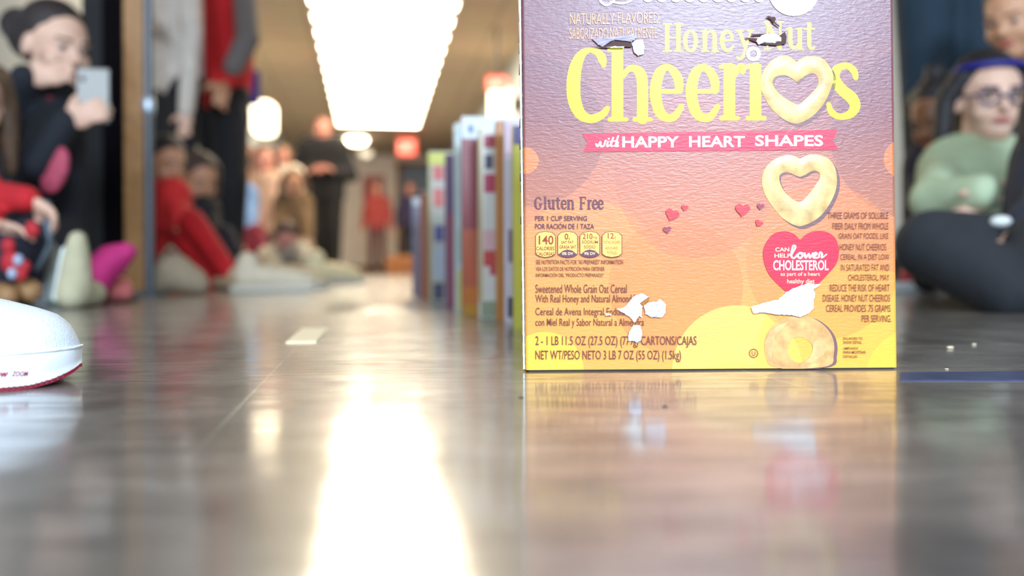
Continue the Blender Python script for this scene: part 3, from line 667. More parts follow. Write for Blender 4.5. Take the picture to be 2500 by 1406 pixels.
# torn paper
def tear(polys, m, name='torn_paper', lift=.0012, label=None):
    LAY[0] += 1; off = .00012+LAY[0]*.00003
    vs, fs = [], []
    for pl in polys:
        q = []
        for i_ in range(len(pl)):
            a_, b_ = pl[i_], pl[(i_+1) % len(pl)]
            for k in range(5):
                f = k/5; j1 = random.uniform(-1.1, 1.1); q.append((a_[0]+(b_[0]-a_[0])*f+j1, a_[1]+(b_[1]-a_[1])*f+random.uniform(-1.1, 1.1)))
        cx = sum(p[0] for p in q)/len(q); cy = sum(p[1] for p in q)/len(q); n_ = len(q); b_ = len(vs)
        for f, l in ((1, 0), (.8, .7), (.4, 1)):
            for p in q:
                r = A(cx+(p[0]-cx)*f, cy+(p[1]-cy)*f, off+lift*l*random.uniform(.5, 1)); vs.append(to_local(r.x, r.y, r.z))
        r = A(cx, cy, off+lift); vs.append(to_local(r.x, r.y, r.z))
        for rr in range(2):
            for k in range(n_): fs.append((b_+rr*n_+k, b_+rr*n_+(k+1)%n_, b_+(rr+1)*n_+(k+1)%n_, b_+(rr+1)*n_+k))
        for k in range(n_): fs.append((b_+2*n_+k, b_+2*n_+(k+1)%n_, b_+3*n_))
    o = mesh(name, vs, fs, m, box)
    if label: o['label'] = label
def z4(p): return (1260+p[0]/5.208, 680+p[1]/5.208)
def z1(p): return (1260+p[0]/3.7, p[1]/3.7)
def zt(p): return (1380+p[0]/3.425, p[1]/3.425)
put('torn_hole', ART().poly([z1(p) for p in ((640,425),(760,425),(790,400),(880,370),(1000,380),(1050,400),(1040,430),(900,425),(820,440))]), mat('torn_hole_brown', (72, 36, 30), .7))
put('torn_hole', ART().poly([zt(p) for p in ((1490,320),(1560,345),(1640,375),(1760,385),(1840,370),(1845,310),(1830,270),(1790,300),(1700,330),(1620,330),(1540,320))]), MATS['torn_hole_brown'])
put('torn_hole', ART().poly([zt(p) for p in ((1545,292),(1700,285),(1650,300),(1560,305))]), MATS['torn_hole_brown'])
tear([[z1(p) for p in ((680,350),(760,355),(900,330),(1060,320),(1090,345),(1040,380),(900,370),(820,385),(780,430),(730,400))]], mat('torn_grey_purple', (170, 158, 176), .6), label='grey peeled paper')
tear([[z1(p) for p in ((1045,400),(1080,365),(1140,365),(1160,430),(1150,490),(1105,510),(1060,470))], [z1(p) for p in ((810,432),(870,424),(975,424),(970,440),(880,440))]], M_board, label='white torn paper scrap')
tear([[zt(p) for p in ((1590,350),(1620,310),(1690,285),(1760,290),(1800,320),(1800,345),(1740,365),(1660,360),(1610,380))]], M_board, label='white torn paper scrap')
put('torn_hole', ART().poly([zt(p) for p in ((1670,145),(1700,140),(1720,150),(1745,145),(1755,165),(1745,190),(1790,225),(1780,230),(1735,200),(1715,170),(1690,155))]), MATS['torn_hole_brown'])
tear([[z7(p) for p in ((300,400),(500,335),(680,300),(800,190),(960,110),(1100,70),(1290,85),(1170,130),(1210,220),(1185,330),(1190,420),(1120,490),(1000,540),(880,520),(700,510),(480,480),(340,495))]], M_board, label='large white torn patch below the heart badge')
tear([[z4(p) for p in ((1270,380),(1350,385),(1430,300),(1500,215),(1600,185),(1680,230),(1640,215),(1580,210),(1545,260),(1600,350),(1590,420),(1600,500),(1560,470),(1500,560),(1440,480),(1330,420))]], M_board, label='white torn patch over the small print')
tear([[z4(p) for p in ((1620,340),(1680,300),(1780,290),(1830,255),(1900,330),(1890,440),(1850,490),(1720,490),(1640,450))], [z4(p) for p in ((1490,590),(1570,590),(1600,660),(1590,780),(1530,820),(1490,790),(1420,790),(1430,680))], [z4(p) for p in ((1100,430),(1200,440),(1210,465),(1140,475))]], mat('blue_white_torn_paper', (226, 230, 244), .8, bump=.4, bscale=300), label='pale torn paper scrap')
tear([[z4(p) for p in ((1550,235),(1600,205),(1660,215),(1690,270),(1640,310),(1605,350),(1570,290))]], mat('torn_hole_amber', (170, 104, 36), .7), 'torn_hole', 0)

# ------------------------------------------------------------------ the row of cereal boxes behind
rowm = {}
def cm(rgb):
    rgb = tuple(int(v*.84) for v in rgb)
    return mat('carton_%d_%d_%d' % rgb, rgb, .4, .05, 40, coat=.2)
ROW = [  # xleft, bottom y, top y, colour, label, patches (y0, y1, colour, x-fraction of strip from left)
    (1256, 801, 306, (206, 196, 70), 'yellow cereal box with purple top, directly behind the large box', [(262, 352, (84, 66, 130), 0, 1)], 1.0),
    (1233, 789, 291, (212, 200, 206), 'pale pink and white cereal box with navy marks, second behind the large box', [(560, 640, (120, 90, 120), .4, 1), (725, 775, (44, 44, 76), .3, 1), (300, 380, (206, 170, 178), 0, 1)], 1.0),
    (1214, 782, 294, (196, 122, 40), 'plain orange cereal box in the row', [], 1.0),
    (1170, 776, 313, (222, 216, 206), 'white cereal box with red fruit pictures and thin yellow edge', [(314, 735, (190, 160, 50), 0, .14), (330, 360, (176, 60, 76), .3, 1), (378, 412, (80, 70, 90), .35, .8), (425, 470, (190, 60, 90), .3, .9), (560, 610, (226, 180, 180), .2, 1), (612, 650, (206, 70, 66), .25, .9), (650, 672, (196, 60, 80), .6, 1), (735, 774, (150, 160, 130), .1, 1)], 1.0),
    (1129, 771, 286, (146, 62, 66), 'maroon and orange cereal box with a white top band', [(284, 338, (222, 226, 232), 0, 1), (305, 325, (120, 128, 180), .4, .7), (560, 700, (190, 92, 60), 0, 1), (700, 745, (204, 116, 44), 0, 1), (745, 771, (196, 140, 40), 0, 1)], 1.0),
    (1111, 761, 303, (196, 206, 202), 'narrow white and pale green cereal box in the row', [(660, 757, (206, 196, 120), .3, 1), (560, 640, (170, 190, 176), .4, 1)], 1.0),
    (1088, 752, 376, (112, 78, 116), 'purple cereal box fading to red in the row', [(520, 750, (150, 70, 90), .2, 1)], 1.0),
    (1047, 735, 372, (186, 180, 166), 'grey cereal box with yellow top and red and blue patches', [(370, 402, (214, 206, 60), 0, 1), (404, 440, (206, 70, 60), .3, .9), (460, 505, (200, 80, 66), .3, .9), (550, 590, (84, 74, 140), .35, .9), (600, 680, (176, 180, 196), .3, .9), (690, 732, (70, 70, 96), .25, .9), (402, 734, (176, 160, 90), 0, .15)], 1.0),
    (1026, 728, 470, (168, 92, 60), 'short orange brown cereal box near the far end of the row', [], 1.0),
    (1007, 720, 484, (132, 122, 140), 'short grey purple cereal box, last one seen in the row', [(484, 500, (206, 206, 206), .1, 1)], 1.0),
]
prev = None
for i, (xl, yb, yt, rgb, lab, pats, _) in enumerate(ROW):
    b0 = FL(xl, yb); d = b0.y
    zt_ = P(xl, yt, d).z
    wB = random.choice((.17, .19, .2)); dB = .028 if i < 5 else .045
    rz = AC*.55 + random.uniform(-.03, .03)
    t_ = empty('cereal_box', b0, lab, 'cereal box', 'row of standing cereal boxes behind the large one', rz)
    carton('carton', wB, dB, zt_, cm(rgb), t_, .0015, 0, 0)
    nx = ROW[i-1][0] if i else 1280
    sw = (nx-xl)*d/F          # strip of the front that shows
    for (y0, y1, c_, f0, f1) in pats:
        z0 = max(.0005, P(xl, y1, d).z); z1_ = min(zt_-.0005, P(xl, y0, d).z)
        if z1_ > z0: MB().box((max(.0006, f0*sw), -.0007, z0), (wB-.001 if f1 == 1 else f1*sw, .0002, z1_)).build('printed_panel', cm(c_), t_)
    MB().box((.001, .001, zt_), (wB-.001, dB-.001, zt_+.0015)).build('top_flap', mat('pale_flap', (214, 208, 196), .6), t_)

# ------------------------------------------------------------------ floor bits
pc = [FL(698, 838), FL(772, 836), FL(802, 803), FL(738, 804)]  # reflective chip of the floor, its brightness set as a thin cream plate
pm = MB().add(pc+[v+Vector((0, 0, .0015)) for v in pc], [(3,2,1,0),(4,5,6,7),(0,1,5,4),(1,2,6,5),(2,3,7,6),(3,0,4,7)]).build('reflective_floor_patch', mat('floor_patch_cream', (236, 214, 176), .8))
tag(pm, 'small light reflective patch on the floor beside the scratch', 'floor patch')
a_, b_, c_, d_ = FL(2199, 911), FL(2620, 906), FL(2620, 930), FL(2199, 930)
st = MB().add([v+Vector((0, 0, .0001)) for v in (d_, c_, b_, a_)]+[v+Vector((0, 0, .0006)) for v in (d_, c_, b_, a_)], [(3,2,1,0),(4,5,6,7),(0,1,5,4),(1,2,6,5),(2,3,7,6),(3,0,4,7)]).build('floor_tape', mat('navy_tape', (48, 60, 96), .35, .3, 60))
tag(st, 'strip of dark blue tape on the floor to the right of the large cereal box', 'tape')
for (px, py, r, lab) in ((2322, 852, .0028, 'larger pale crumb on the floor to the right of the cereal box'), (2378, 842, .0016, 'tiny pale crumb beside the larger crumb on the right'), (2312, 902, .0010, 'clear bead of dust beside the blue tape'), (1624, 993, .0009, 'dark crumb on the floor in front of the large box'), (1272, 972, .0009, 'dark speck at the left corner of the box reflection')):
    q = FL(px, py)
    m_ = MB()
    for k in range(4): m_.ell((random.uniform(-r, r), random.uniform(-r, r), r*.4), (r*random.uniform(.6, 1), r*random.uniform(.4, .8), r*.4))
    m_.v = [v+q for v in m_.v]
    o = m_.fuse('crumb', mat('crumb_pale', (226, 206, 176), .8) if py < 910 else mat('crumb_dark', (50, 44, 44), .8), None, r*.25, 2, base=q); tag(o, lab, 'crumb')

# ------------------------------------------------------------------ the white trainer
SC = Vector((P(197, 850, .534).x, .534, 0)); TH = math.radians(24)
trainer = empty('trainer', SC, 'white knit trainer with thick white midsole and red outsole, toe pointing right', 'shoe', rz=TH)
def interp(tb, s):
    for (a0, v0), (a1, v1) in zip(tb, tb[1:]):
        if s <= a1: return v0+(v1-v0)*(s-a0)/(a1-a0)
    return tb[-1][1]
WT = [(0,.0),(.0008,.009),(.003,.0165),(.006,.022),(.015,.033),(.03,.042),(.05,.048),(.09,.050),(.15,.042),(.2,.036),(.25,.036),(.272,.029),(.281,.018),(.286,0)]
ZT = [(0,.019),(.0008,.0235),(.003,.029),(.0057,.034),(.0095,.038),(.0132,.0408),(.0207,.0440),(.0357,.0488),(.0507,.0528),(.07,.060),(.1,.075),(.13,.088),(.17,.096),(.2,.094),(.24,.096),(.27,.103),(.282,.098),(.286,.06)]
ZB = [(0,.0078),(.003,.0060),(.008,.0038),(.014,.0018),(.024,0),(.27,0),(.286,.006)]
STN = [0,.0004,.0008,.0018,.003,.0045,.006,.009,.0132,.018,.024,.03,.04,.05,.07,.09,.11,.13,.15,.17,.2,.23,.25,.265,.275,.281,.284,.286]
def loft(rings, closed=True):
    vs, fs = [], []; n = len(rings[0])
    for r in rings: vs += r
    for j_ in range(len(rings)-1):
        for k in range(n if closed else n-1): fs.append((j_*n+k, j_*n+(k+1)%n, (j_+1)*n+(k+1)%n, (j_+1)*n+k))
    fs += [tuple(range(n-1, -1, -1)), tuple(range((len(rings)-1)*n, len(rings)*n))]
    return vs, fs
def ring_dome(s, w, z0, z1, ex=.8, n=22):
    out = []
    for k in range(n+1):
        a = math.pi*k/n; c_, s_ = math.cos(a), math.sin(a)
        out.append(Vector((-s, -w*math.copysign(abs(c_)**ex, c_), z0+(z1-z0)*s_**ex)))
    return out
rings = []
for s in STN:
    w_ = max(.0001, interp(WT, s)*.965); zt2 = interp(ZT, s); z0 = .0195
    rings.append(ring_dome(s, w_, z0-.004, max(z0, zt2), .78 if s < .1 else .62))
v_, f_ = loft(rings)
M_knit = mat('white_knit', (236, 240, 246), .75, .03, 300, .35, 900)
mesh('upper', v_, f_, M_knit, trainer, True)
M_mid = mat('white_foam', (244, 245, 248), .5, bump=.05, bscale=200)
M_red = mat('red_rubber', (160, 22, 50), .5)
def sole(name, m, zlo, zhi, k, bulge=0):
    rings = []
    for s in STN:
        w_ = max(.0002, interp(WT, s)*k); a0 = zlo(s); a1 = max(a0+.0005, zhi(s)); r = []
        prof = [(-1, 0), (-1, .0), (-1.0-bulge, .35), (-1.0-bulge*.7, .7), (-1, .93), (-.96, 1), (-.5, 1), (.5, 1), (.96, 1), (1, .93), (1+bulge*.7, .7), (1+bulge, .35), (1, 0), (.5, 0), (-.5, 0)]
        for a, b in prof: r.append(Vector((-s*1.0+(.0008 if s == 0 else 0), a*w_, a0+(a1-a0)*b)))
        rings.append(r)
    v_, f_ = loft(rings); return mesh(name, v_, f_, m, trainer, True)
sole('midsole', M_mid, lambda s: interp(ZB, s)+.0023, lambda s: .0208+(.004 if s > .2 else 0)*(s-.2)/.08, 1.0, .035)
sole('outsole', M_red, lambda s: interp(ZB, s), lambda s: interp(ZB, s)+.0023, .985)
# tread ribs along the outsole edge
for sg in (-1, 1):
    tr = MB(); s = .008
    while s < .275:
        w_ = interp(WT, s)*.985; zb = interp(ZB, s)
        tr.box((-s-.0009, sg*w_-.0009, zb+.0002), (-s+.0003, sg*w_+.0009, zb+.0026)); s += .0026
    tr.build('tread_ribs', mat('dark_red_rubber', (104, 12, 34), .5), trainer)
# piping between upper and midsole
pv = MB(); pts = [Vector((-s+(.0008 if s == 0 else 0), -interp(WT, s)*1.0, .0210)) for s in STN[:22]]
pv.chain(pts, [.0009]*len(pts), 8); pv.build('piping', M_mid, trainer, True)
# collar, laces
MB().ell((-.22, 0, .094), (.05, .026, .012)).build('collar_opening', mat('shoe_lining', (200, 205, 215), .8), trainer, True)
for k in range(5):
    s = .105+k*.017; z = interp(ZT, s)
    MB().chain([Vector((-s, -.022, z-.004)), Vector((-s-.003, -.01, z+.0015)), Vector((-s-.003, .01, z+.0015)), Vector((-s, .022, z-.004))], [.0028]*4, 8).build('lace', M_knit, trainer, True)
def shoetext(body, px0, px1, y0, y1, m, bold):
    vs, fs = textmesh(body, bold, .35)
    a = min(v.x for v in vs); b = max(v.x for v in vs); c = min(v.y for v in vs); d = max(v.y for v in vs); out = []
    def side(s_):
        w_ = interp(WT, s_)*1.036+.0011
        return Vector((-s_, -w_, 0)), SC+Vector((-s_*math.cos(TH)+w_*math.sin(TH), -s_*math.sin(TH)-w_*math.cos(TH), 0))
    for v in vs:
        px = px0+(v.x-a)/(b-a)*(px1-px0); py = y1-(v.y-c)/(d-c)*(y1-y0)
        lo, hi = .004, .15
        for _ in range(30):
            m_ = (lo+hi)/2; lw = side(m_)[1]
            if CX+lw.x/lw.y*F > px: lo = m_
            else: hi = m_
        l_, w3 = side(lo); out.append(Vector((l_.x, l_.y, P(px, py, w3.y).z)))
    mesh('midsole_lettering', out, fs, m, trainer)
shoetext('ow', -14, 20, 908, 920, M_red, .03); shoetext('ZOOM', 27, 68, 906, 918, mat('red_ink', (170, 24, 52), .5), .01)

# ------------------------------------------------------------------ people
SK = {'fair': (214, 170, 146), 'tan': (196, 142, 108), 'brown': (132, 86, 58), 'rosy': (206, 140, 124)}
def unit(v): return Vector(v).normalized()
def person(label, head, face, J, skin='fair', hair=((40, 28, 24), 'short'), top=None, bottom=None, shoes=None, sc=1.0, vox=.012, group=None, sleeve=True, hands=None, extras=None, up=(0, 0, 1), topname='shirt', hv=None, dk=1):
    """head = (px, py, d, height); J = joints as (px, py, d)"""
    j = {k: P(v[0], v[1], v[2]*dk) for k, v in J.items()}; head = (head[0], head[1], head[2]*dk, head[3]*dk); sc *= dk
    for k in j: j[k].z = max(j[k].z, .035*sc)
    hc = P(*head[:3]); hh = head[3]
    f = unit(face); u = unit(up); r = f.cross(u).normalized(); u = r.cross(f).normalized(); fr = (r, f, u)
    HP = lambda x, y, z: hc + r*(x*hh)+f*(y*hh)+u*(z*hh)
    S = Vector((0, 0, 0)); ms = (j['sl']+j['sr'])/2; mh = (j['hl']+j['hr'])/2
    base = Vector((mh.x, mh.y, 0))
    b = MB()
    # head
    b.ell(HP(0, -.05, .12), (.33*hh, .40*hh, .37*hh), fr); b.ell(HP(0, .06, -.08), (.27*hh, .31*hh, .40*hh), fr)
    b.ell(HP(0, .2, -.34), (.16*hh, .15*hh, .14*hh), fr); b.capsule(HP(0, .34, .06), HP(0, .43, -.10), .03*hh, .055*hh, 10)
    for s in (-1, 1):
        b.ell(HP(.34*s, -.04, -.03), (.04*hh, .08*hh, .13*hh), fr, 10, 8); b.ell(HP(.15*s, .22, -.12), (.13*hh, .12*hh, .14*hh), fr)
        b.capsule(HP(.07*s, .345, .10), HP(.2*s, .28, .10), .04*hh, .035*hh, 8)
    b.capsule(HP(0, -.1, -.2), ms+Vector((0, 0, .02*sc)), .052*sc, .06*sc)
    # trunk and limbs
    k = .84
    b.capsule(j['sl'], j['sr'], .062*sc*k, .062*sc*k); b.capsule(j['hl'], j['hr'], .09*sc*k, .09*sc*k)
    for A_, B_ in ((j['sl'], j['hl']), (j['sr'], j['hr']), (ms, mh)): b.capsule(A_.lerp(ms, .3), B_.lerp(mh, .3), .1*sc*k, .1*sc*k)
    for sd_ in 'lr':
        if 'e'+sd_ in j:
            b.chain([j['s'+sd_], j['e'+sd_], j['w'+sd_]], [.05*sc, .04*sc, .028*sc])
            wr, el = j['w'+sd_], j['e'+sd_]
            fd, pn, curl = (hands or {}).get(sd_, (None, None, .5))
            d0 = unit(fd) if fd else (wr-el).normalized(); n0 = unit(pn) if pn else Vector((0, -.3, -1)).normalized()
            n0 = (n0-d0*n0.dot(d0)).normalized(); s0 = d0.cross(n0)
            if sd_ == 'r': s0 = -s0
            pc_ = wr+d0*.05*sc
            b.ell(pc_, (.038*sc, .047*sc, .016*sc), (s0, d0, n0), 12, 8)
            for q, (off, ln) in enumerate(((-.028, .062), (-.010, .072), (.009, .067), (.027, .052))):
                p0 = pc_+s0*(off*sc)+d0*(.038*sc); a1 = curl*.7; a2 = curl*1.6
                p1 = p0+(d0*math.cos(a1)+n0*math.sin(a1))*(ln*.5*sc); p2 = p1+(d0*math.cos(a2)+n0*math.sin(a2))*(ln*.45*sc)
                b.chain([p0, p1, p2], [.0095*sc, .0088*sc, .0075*sc], 8)
            tb = pc_-s0*(.030*sc)-d0*(.018*sc); t1 = tb+(d0*.55-s0*.7+n0*.35).normalized()*(.036*sc); t2 = t1+(d0*.85-s0*.15+n0*.5).normalized()*(.03*sc)
            b.chain([tb, t1, t2], [.014*sc, .011*sc, .0085*sc], 8)
        if 'k'+sd_ in j: b.chain([j['h'+sd_], j['k'+sd_], j['a'+sd_]], [.075*sc, .052*sc, .036*sc])
    nm = 'person'
    o = b.fuse(nm, mat('skin_'+skin, SK[skin], .55, .05, 30), None, hv or min(vox, .045*hh), 3, base=base)
    tag(o, label, 'person', group)
    def child(mb, n_, m_, vx=None, it=3):
        c_ = mb.fuse(n_, m_, None, vx or vox, it, base=base); c_.parent = o; c_.location = (0, 0, 0); return c_
    def hard(mb, n_, m_):
        c_ = mb.build(n_, m_, None, True, base=base); c_.parent = o; c_.location = (0, 0, 0); return c_
    # face details
    for s in (-1, 1):
        ey = hard(MB().ell(HP(.135*s, .325, .025), (.052*hh, .03*hh, .03*hh), fr, 10, 8), 'eye', mat('eye_white', (190, 180, 172), .3))
        ii = MB().ell(HP(.135*s, .352, .025), (.036*hh, .018*hh, .028*hh), fr, 8, 6).build('iris', mat('dark_iris', (40, 28, 22), .3), None, True, base=base); ii.parent = ey; ii.location = (0, 0, 0)
        hard(MB().capsule(HP(.07*s, .38, .115), HP(.2*s, .315, .125), .014*hh, .012*hh, 6), 'eyebrow', mat('brow_%d_%d_%d' % hair[0], hair[0], .8))
    hard(MB().ell(HP(0, .36, -.235), (.095*hh, .035*hh, .028*hh), fr), 'mouth', mat('lips', (176, 84, 80), .4))
    # hair
    if hair[1] != 'none':
        h = MB(); hm = mat('hair_%d_%d_%d' % hair[0], hair[0], .55, .3, 60, .4, 150)
        h.ell(HP(0, -.13, .225), (.37*hh, .40*hh, .365*hh), fr)
        if hair[1] == 'bun': h.ell(HP(.16, -.60, .20), (.19*hh, .19*hh, .21*hh), fr); h.ell(HP(.06, -.34, .12), (.33*hh, .3*hh, .33*hh), fr)
        if hair[1] in ('bun', 'short'):
            for s in (-1, 1): h.ell(HP(.2*s, -.17, .06), (.16*hh, .25*hh, .24*hh), fr)
        if hair[1] == 'topbun': h.ell(HP(0, -.2, .62), (.15*hh, .15*hh, .13*hh), fr)
        if hair[1] in ('long', 'topbun', 'wide'):
            wd = .38 if hair[1] != 'wide' else .44
            for s in (-1, 1):
                h.chain([HP(.27*s, 0, .3), HP(wd*s, -.08, 0), HP((wd+.02)*s, -.05, -.35), HP((wd+.05)*s, .0, -.72)], [.14*hh, .12*hh, .12*hh, .07*hh])
            h.chain([HP(0, -.3, .2), HP(0, -.38, -.2), HP(0, -.36, -.65)], [.28*hh, .24*hh, .15*hh])
        child(h, 'hair', hm, min(vox, .05*hh))
    if extras:
        for fn in extras: fn(HP, fr, hh, hard, child, j)
    # clothes
    if top:
        t_ = MB(); g = .02*sc
        t_.capsule(j['sl'], j['sr'], .062*sc+g*.6, .062*sc+g*.6); t_.capsule(mh+(j['hl']-mh)*.9, mh+(j['hr']-mh)*.9, .092*sc+g*.4, .092*sc+g*.4)
        for A_, B_ in ((j['sl'], j['hl']), (j['sr'], j['hr']), (ms, mh)): t_.capsule(A_.lerp(ms, .3), B_.lerp(mh, .3), .1*sc+g*.4, .1*sc+g*.4)
        for sd_ in 'lr':
            if 'e'+sd_ in j:
                if sleeve: t_.chain([j['s'+sd_], j['e'+sd_], j['w'+sd_]], [.062*sc, .052*sc, .042*sc])
                else: t_.chain([j['s'+sd_], j['s'+sd_].lerp(j['e'+sd_], .7)], [.062*sc, .056*sc])
        child(t_, topname, mat('cloth_%d_%d_%d' % top, top, .85, .12, 14, .3, 25))
    if bottom and 'kl' in j:
        p_ = MB(); p_.capsule(j['hl'], j['hr'], .098*sc, .098*sc)
        for sd_ in 'lr': p_.chain([j['h'+sd_], j['k'+sd_], j['a'+sd_]], [.09*sc, .068*sc, .054*sc])
        child(p_, 'trousers', mat('cloth_%d_%d_%d' % bottom, bottom, .85, .12, 14, .3, 25))
    if shoes:
        for sd_ in 'lr':
            if 't'+sd_ in j:
                a_ = j['a'+sd_]; q = j['t'+sd_]; m_ = MB(); m_.chain([a_+(a_-q)*.15-Vector((0, 0, .0)), a_.lerp(q, .5), q], [.04*sc, .038*sc, .034*sc])
                child(m_, 'shoe', mat('shoe_%d_%d_%d' % shoes, shoes, .6), .007)
    return o
def standing(px, d, hgt, turn=0, w=1.0, spread=.10, lean=0, arms='down', top_y=None):
    """joints of an upright figure whose feet stand at pixel column px and depth d (height hgt metres)"""
    g = P(px, CY, d); x0, y0 = g.x, g.y; c_, s_ = math.cos(turn), math.sin(turn)
    def V(x, y, z): return (x0+x*c_-y*s_, y0+x*s_+y*c_, z*hgt/1.7)
    k = hgt/1.7
    J = dict(sl=V(-.19*k, 0, 1.38), sr=V(.19*k, 0, 1.38), hl=V(-.09*k, 0, .90), hr=V(.09*k, 0, .90), kl=V(-spread*k, -.02, .48), kr=V(spread*k, -.02, .48), al=V(-spread*k, .02, .09), ar=V(spread*k, .02, .09), tl=V(-spread*k, -.14*k, .045), tr=V(spread*k, -.14*k, .045))
    if arms == 'down': J.update(el=V(-.25*k, .03, 1.10), er=V(.25*k, .03, 1.10), wl=V(-.26*k, -.04, .86), wr=V(.26*k, -.04, .86))
    if arms == 'clasp': J.update(el=V(-.31*k, -.03, 1.10), er=V(.31*k, -.03, 1.10), wl=V(-.05*k, -.20, 1.14), wr=V(.05*k, -.20, 1.12))
    return {q: Vector(v) for q, v in J.items()}, Vector(V(0, -.03, 1.60))
def person_std(label, px, d, hgt, skin, hair, top, bottom, shoes, turn=0, arms='down', group=None, vox=.016, **kw):
    J, hc = standing(px, d, hgt, turn, arms=arms)
    v = hc-Vector((0, 0, H)); dd = v.y; hx = v.dot(RX)*F/dd+CX; hy = CY-v.dot(UX)*F/dd
    f = Vector((math.sin(turn), -math.cos(turn), 0))
    JJ = {k: (v.x, v.y, v.z) for k, v in J.items()}
    return person(label, (hx, hy, dd, .23*hgt/1.7), f, {}, skin, hair, top, bottom, shoes, hgt/1.7, vox, group, **kw) if 0 else _person_world(label, (hx, hy, dd, .23*hgt/1.7), f, J, skin, hair, top, bottom, shoes, hgt/1.7*kw.pop('thick', 1), vox, group, kw)
def _person_world(label, head, f, J, skin, hair, top, bottom, shoes, sc, vox, group, kw):
    JJ = {}
    for k, v in J.items():
        w_ = v-Vector((0, 0, H)); JJ[k] = (w_.dot(RX)*F/v.y+CX, CY-w_.dot(UX)*F/v.y, v.y)
    return person(label, head, f, JJ, skin, hair, top, bottom, shoes, sc, vox, group, **kw)
# ---- left foreground: woman filming with a phone
def earring(*a): pass
def sweater_mark(HP, fr, hh, hard, child, j):
    m_ = MB(); c_ = P(134, 415, 1.90)
    m_.ell(c_, (.03, .012, .055), (Vector((.95, .0, -.3)), Vector((0, 1, 0)), Vector((.3, 0, .95))))
    hard(m_, 'printed_emblem', mat('faded_red_print', (168, 62, 84), .7, .35, 60))
    hard(MB().ell(P(120, 262, 2.02), (.022, .02, .03)), 'red_undershirt', mat('crimson_cotton', (150, 26, 36), .8))
person('woman with dark hair in a bun and black jacket holding up a phone', (138, 120, 2.12, .212), (.84, -.5, -.22),
       dict(sl=(52, 268, 2.2), sr=(128, 262, 2.06), hl=(60, 560, 2.25), hr=(130, 570, 2.1), el=(10, 330, 2.0), wl=(60, 190, 1.96), er=(84, 400, 1.9), wr=(158, 300, 1.92),
            kl=(60, 650, 1.9), kr=(150, 640, 1.95), al=(20, 690, 2.3), ar=(90, 695, 2.35)),
       'fair', ((44, 32, 30), 'bun'), (22, 24, 32), (24, 24, 30), None, .78, .009,
       hands={'l': ((1, 0, .12), (0, -1, 0), .25), 'r': ((.9, 0, .35), (-.2, 1, .1), .9)}, extras=[sweater_mark], topname='jacket', hv=.0065)
ph = empty('smartphone', P(226, 232, 1.93), 'silver smartphone held upright by the woman in the black jacket', 'phone')
ph.rotation_euler = (0, ROLL, math.radians(12))
MB().box((-.035, 0, -.062), (.035, .008, .062)).build('phone_body', mat('silver_aluminium', (124, 120, 114), .4, metal=.3), ph, bevel=.004)
MB().box((-.033, .008, -.058), (.033, .0088, .058)).build('screen', mat('phone_screen', (30, 32, 38), .1), ph)
MB().ell((-.021, -.001, .036), (.006, .002, .006)).build('camera_lens', mat('lens_black', (30, 26, 26), .15), ph, True)
# ---- child in red sleeve at the left edge
def strap(HP, fr, hh, hard, child, j):
    m_ = MB(); m_.chain([P(112, 500, 1.6), P(122, 560, 1.6), P(112, 610, 1.6), P(88, 650, 1.6)], [.009, .009, .009, .009]); hard(m_, 'grey_cord', mat('grey_cord', (92, 104, 112), .7))
    q = MB()
    for (x, y, r) in ((25, 640, .017), (48, 665, .014), (78, 560, .013), (20, 600, .012), (60, 650, .01)): q.ell(P(x, y, 1.52), (r, .008, r*1.2))
    hard(q, 'red_print', mat('red_trouser_print', (172, 24, 34), .7))
    q = MB()
    for (x, y, r) in ((45, 635, .008), (30, 668, .008)): q.ell(P(x, y, 1.51), (r, .008, r*1.3))
    hard(q, 'pale_print', mat('pale_print', (160, 170, 190), .7))
person('child at the left edge in a red sweater and dark patterned trousers', (-78, 250, 1.75, .19), (.6, -.7, -.2),
       dict(sl=(-170, 400, 1.8), sr=(-90, 400, 1.7), hl=(-120, 620, 1.8), hr=(-50, 630, 1.7), er=(-20, 478, 1.62), wr=(66, 486, 1.58), el=(-150, 500, 1.6), wl=(-20, 548, 1.55),
            kr=(70, 585, 1.6), ar=(46, 700, 1.62), kl=(20, 620, 1.56), al=(-20, 712, 1.58), tr=(75, 712, 1.55), tl=(20, 722, 1.52)),
       'fair', ((90, 66, 46), 'long'), (176, 20, 30), (30, 30, 44), (150, 110, 70), .62, .008, hands={'r': ((.75, 0, -.45), (-.3, -.6, -.6), .8), 'l': ((1, -.1, -.15), (0, -.3, -1), .5)}, extras=[strap], topname='sweater')
# ---- grey wall-side strip items: boots and shoes on the floor
def boot(px, py_top, py_bot, d, wpx, rgb, lab, lean=0):
    q = P(px, py_bot, d); q.z = 0; h_ = (py_bot-py_top)*d/F; w_ = wpx*d/F/2
    t_ = empty('boot', q, lab, 'boot')
    m_ = MB(); m_.chain([Vector((0, 0, w_*1.0)), Vector((lean*.3, 0, h_*.35)), Vector((lean*.7, .0, h_*.7)), Vector((lean, 0, h_-w_*.6))], [w_, w_*.95, w_*.72, w_*.55]); m_.capsule((0, -.01, w_*.8), (0, .07, w_*.8), w_*.9, w_*.8)
    m_.fuse('boot_upper', mat('suede_%d_%d_%d' % rgb, rgb, .9, .08, 40, .3, 80), t_, .006)
    s_ = MB(); s_.capsule((-w_*.92, -w_*.3, w_*.6), (-lean*-.4-w_*.55, -w_*.25, h_*.75), .008, .006); s_.fuse('boot_sole', mat('pale_rubber', (206, 210, 204), .7), t_, .004)
boot(182, 560, 752, 1.55, 84, (176, 166, 136), 'tall beige suede boot standing on its toe beside the pink shoe', .006)
boot(140, 545, 700, 1.72, 44, (168, 176, 166), 'pale green grey boot standing behind the beige boot', -.01)
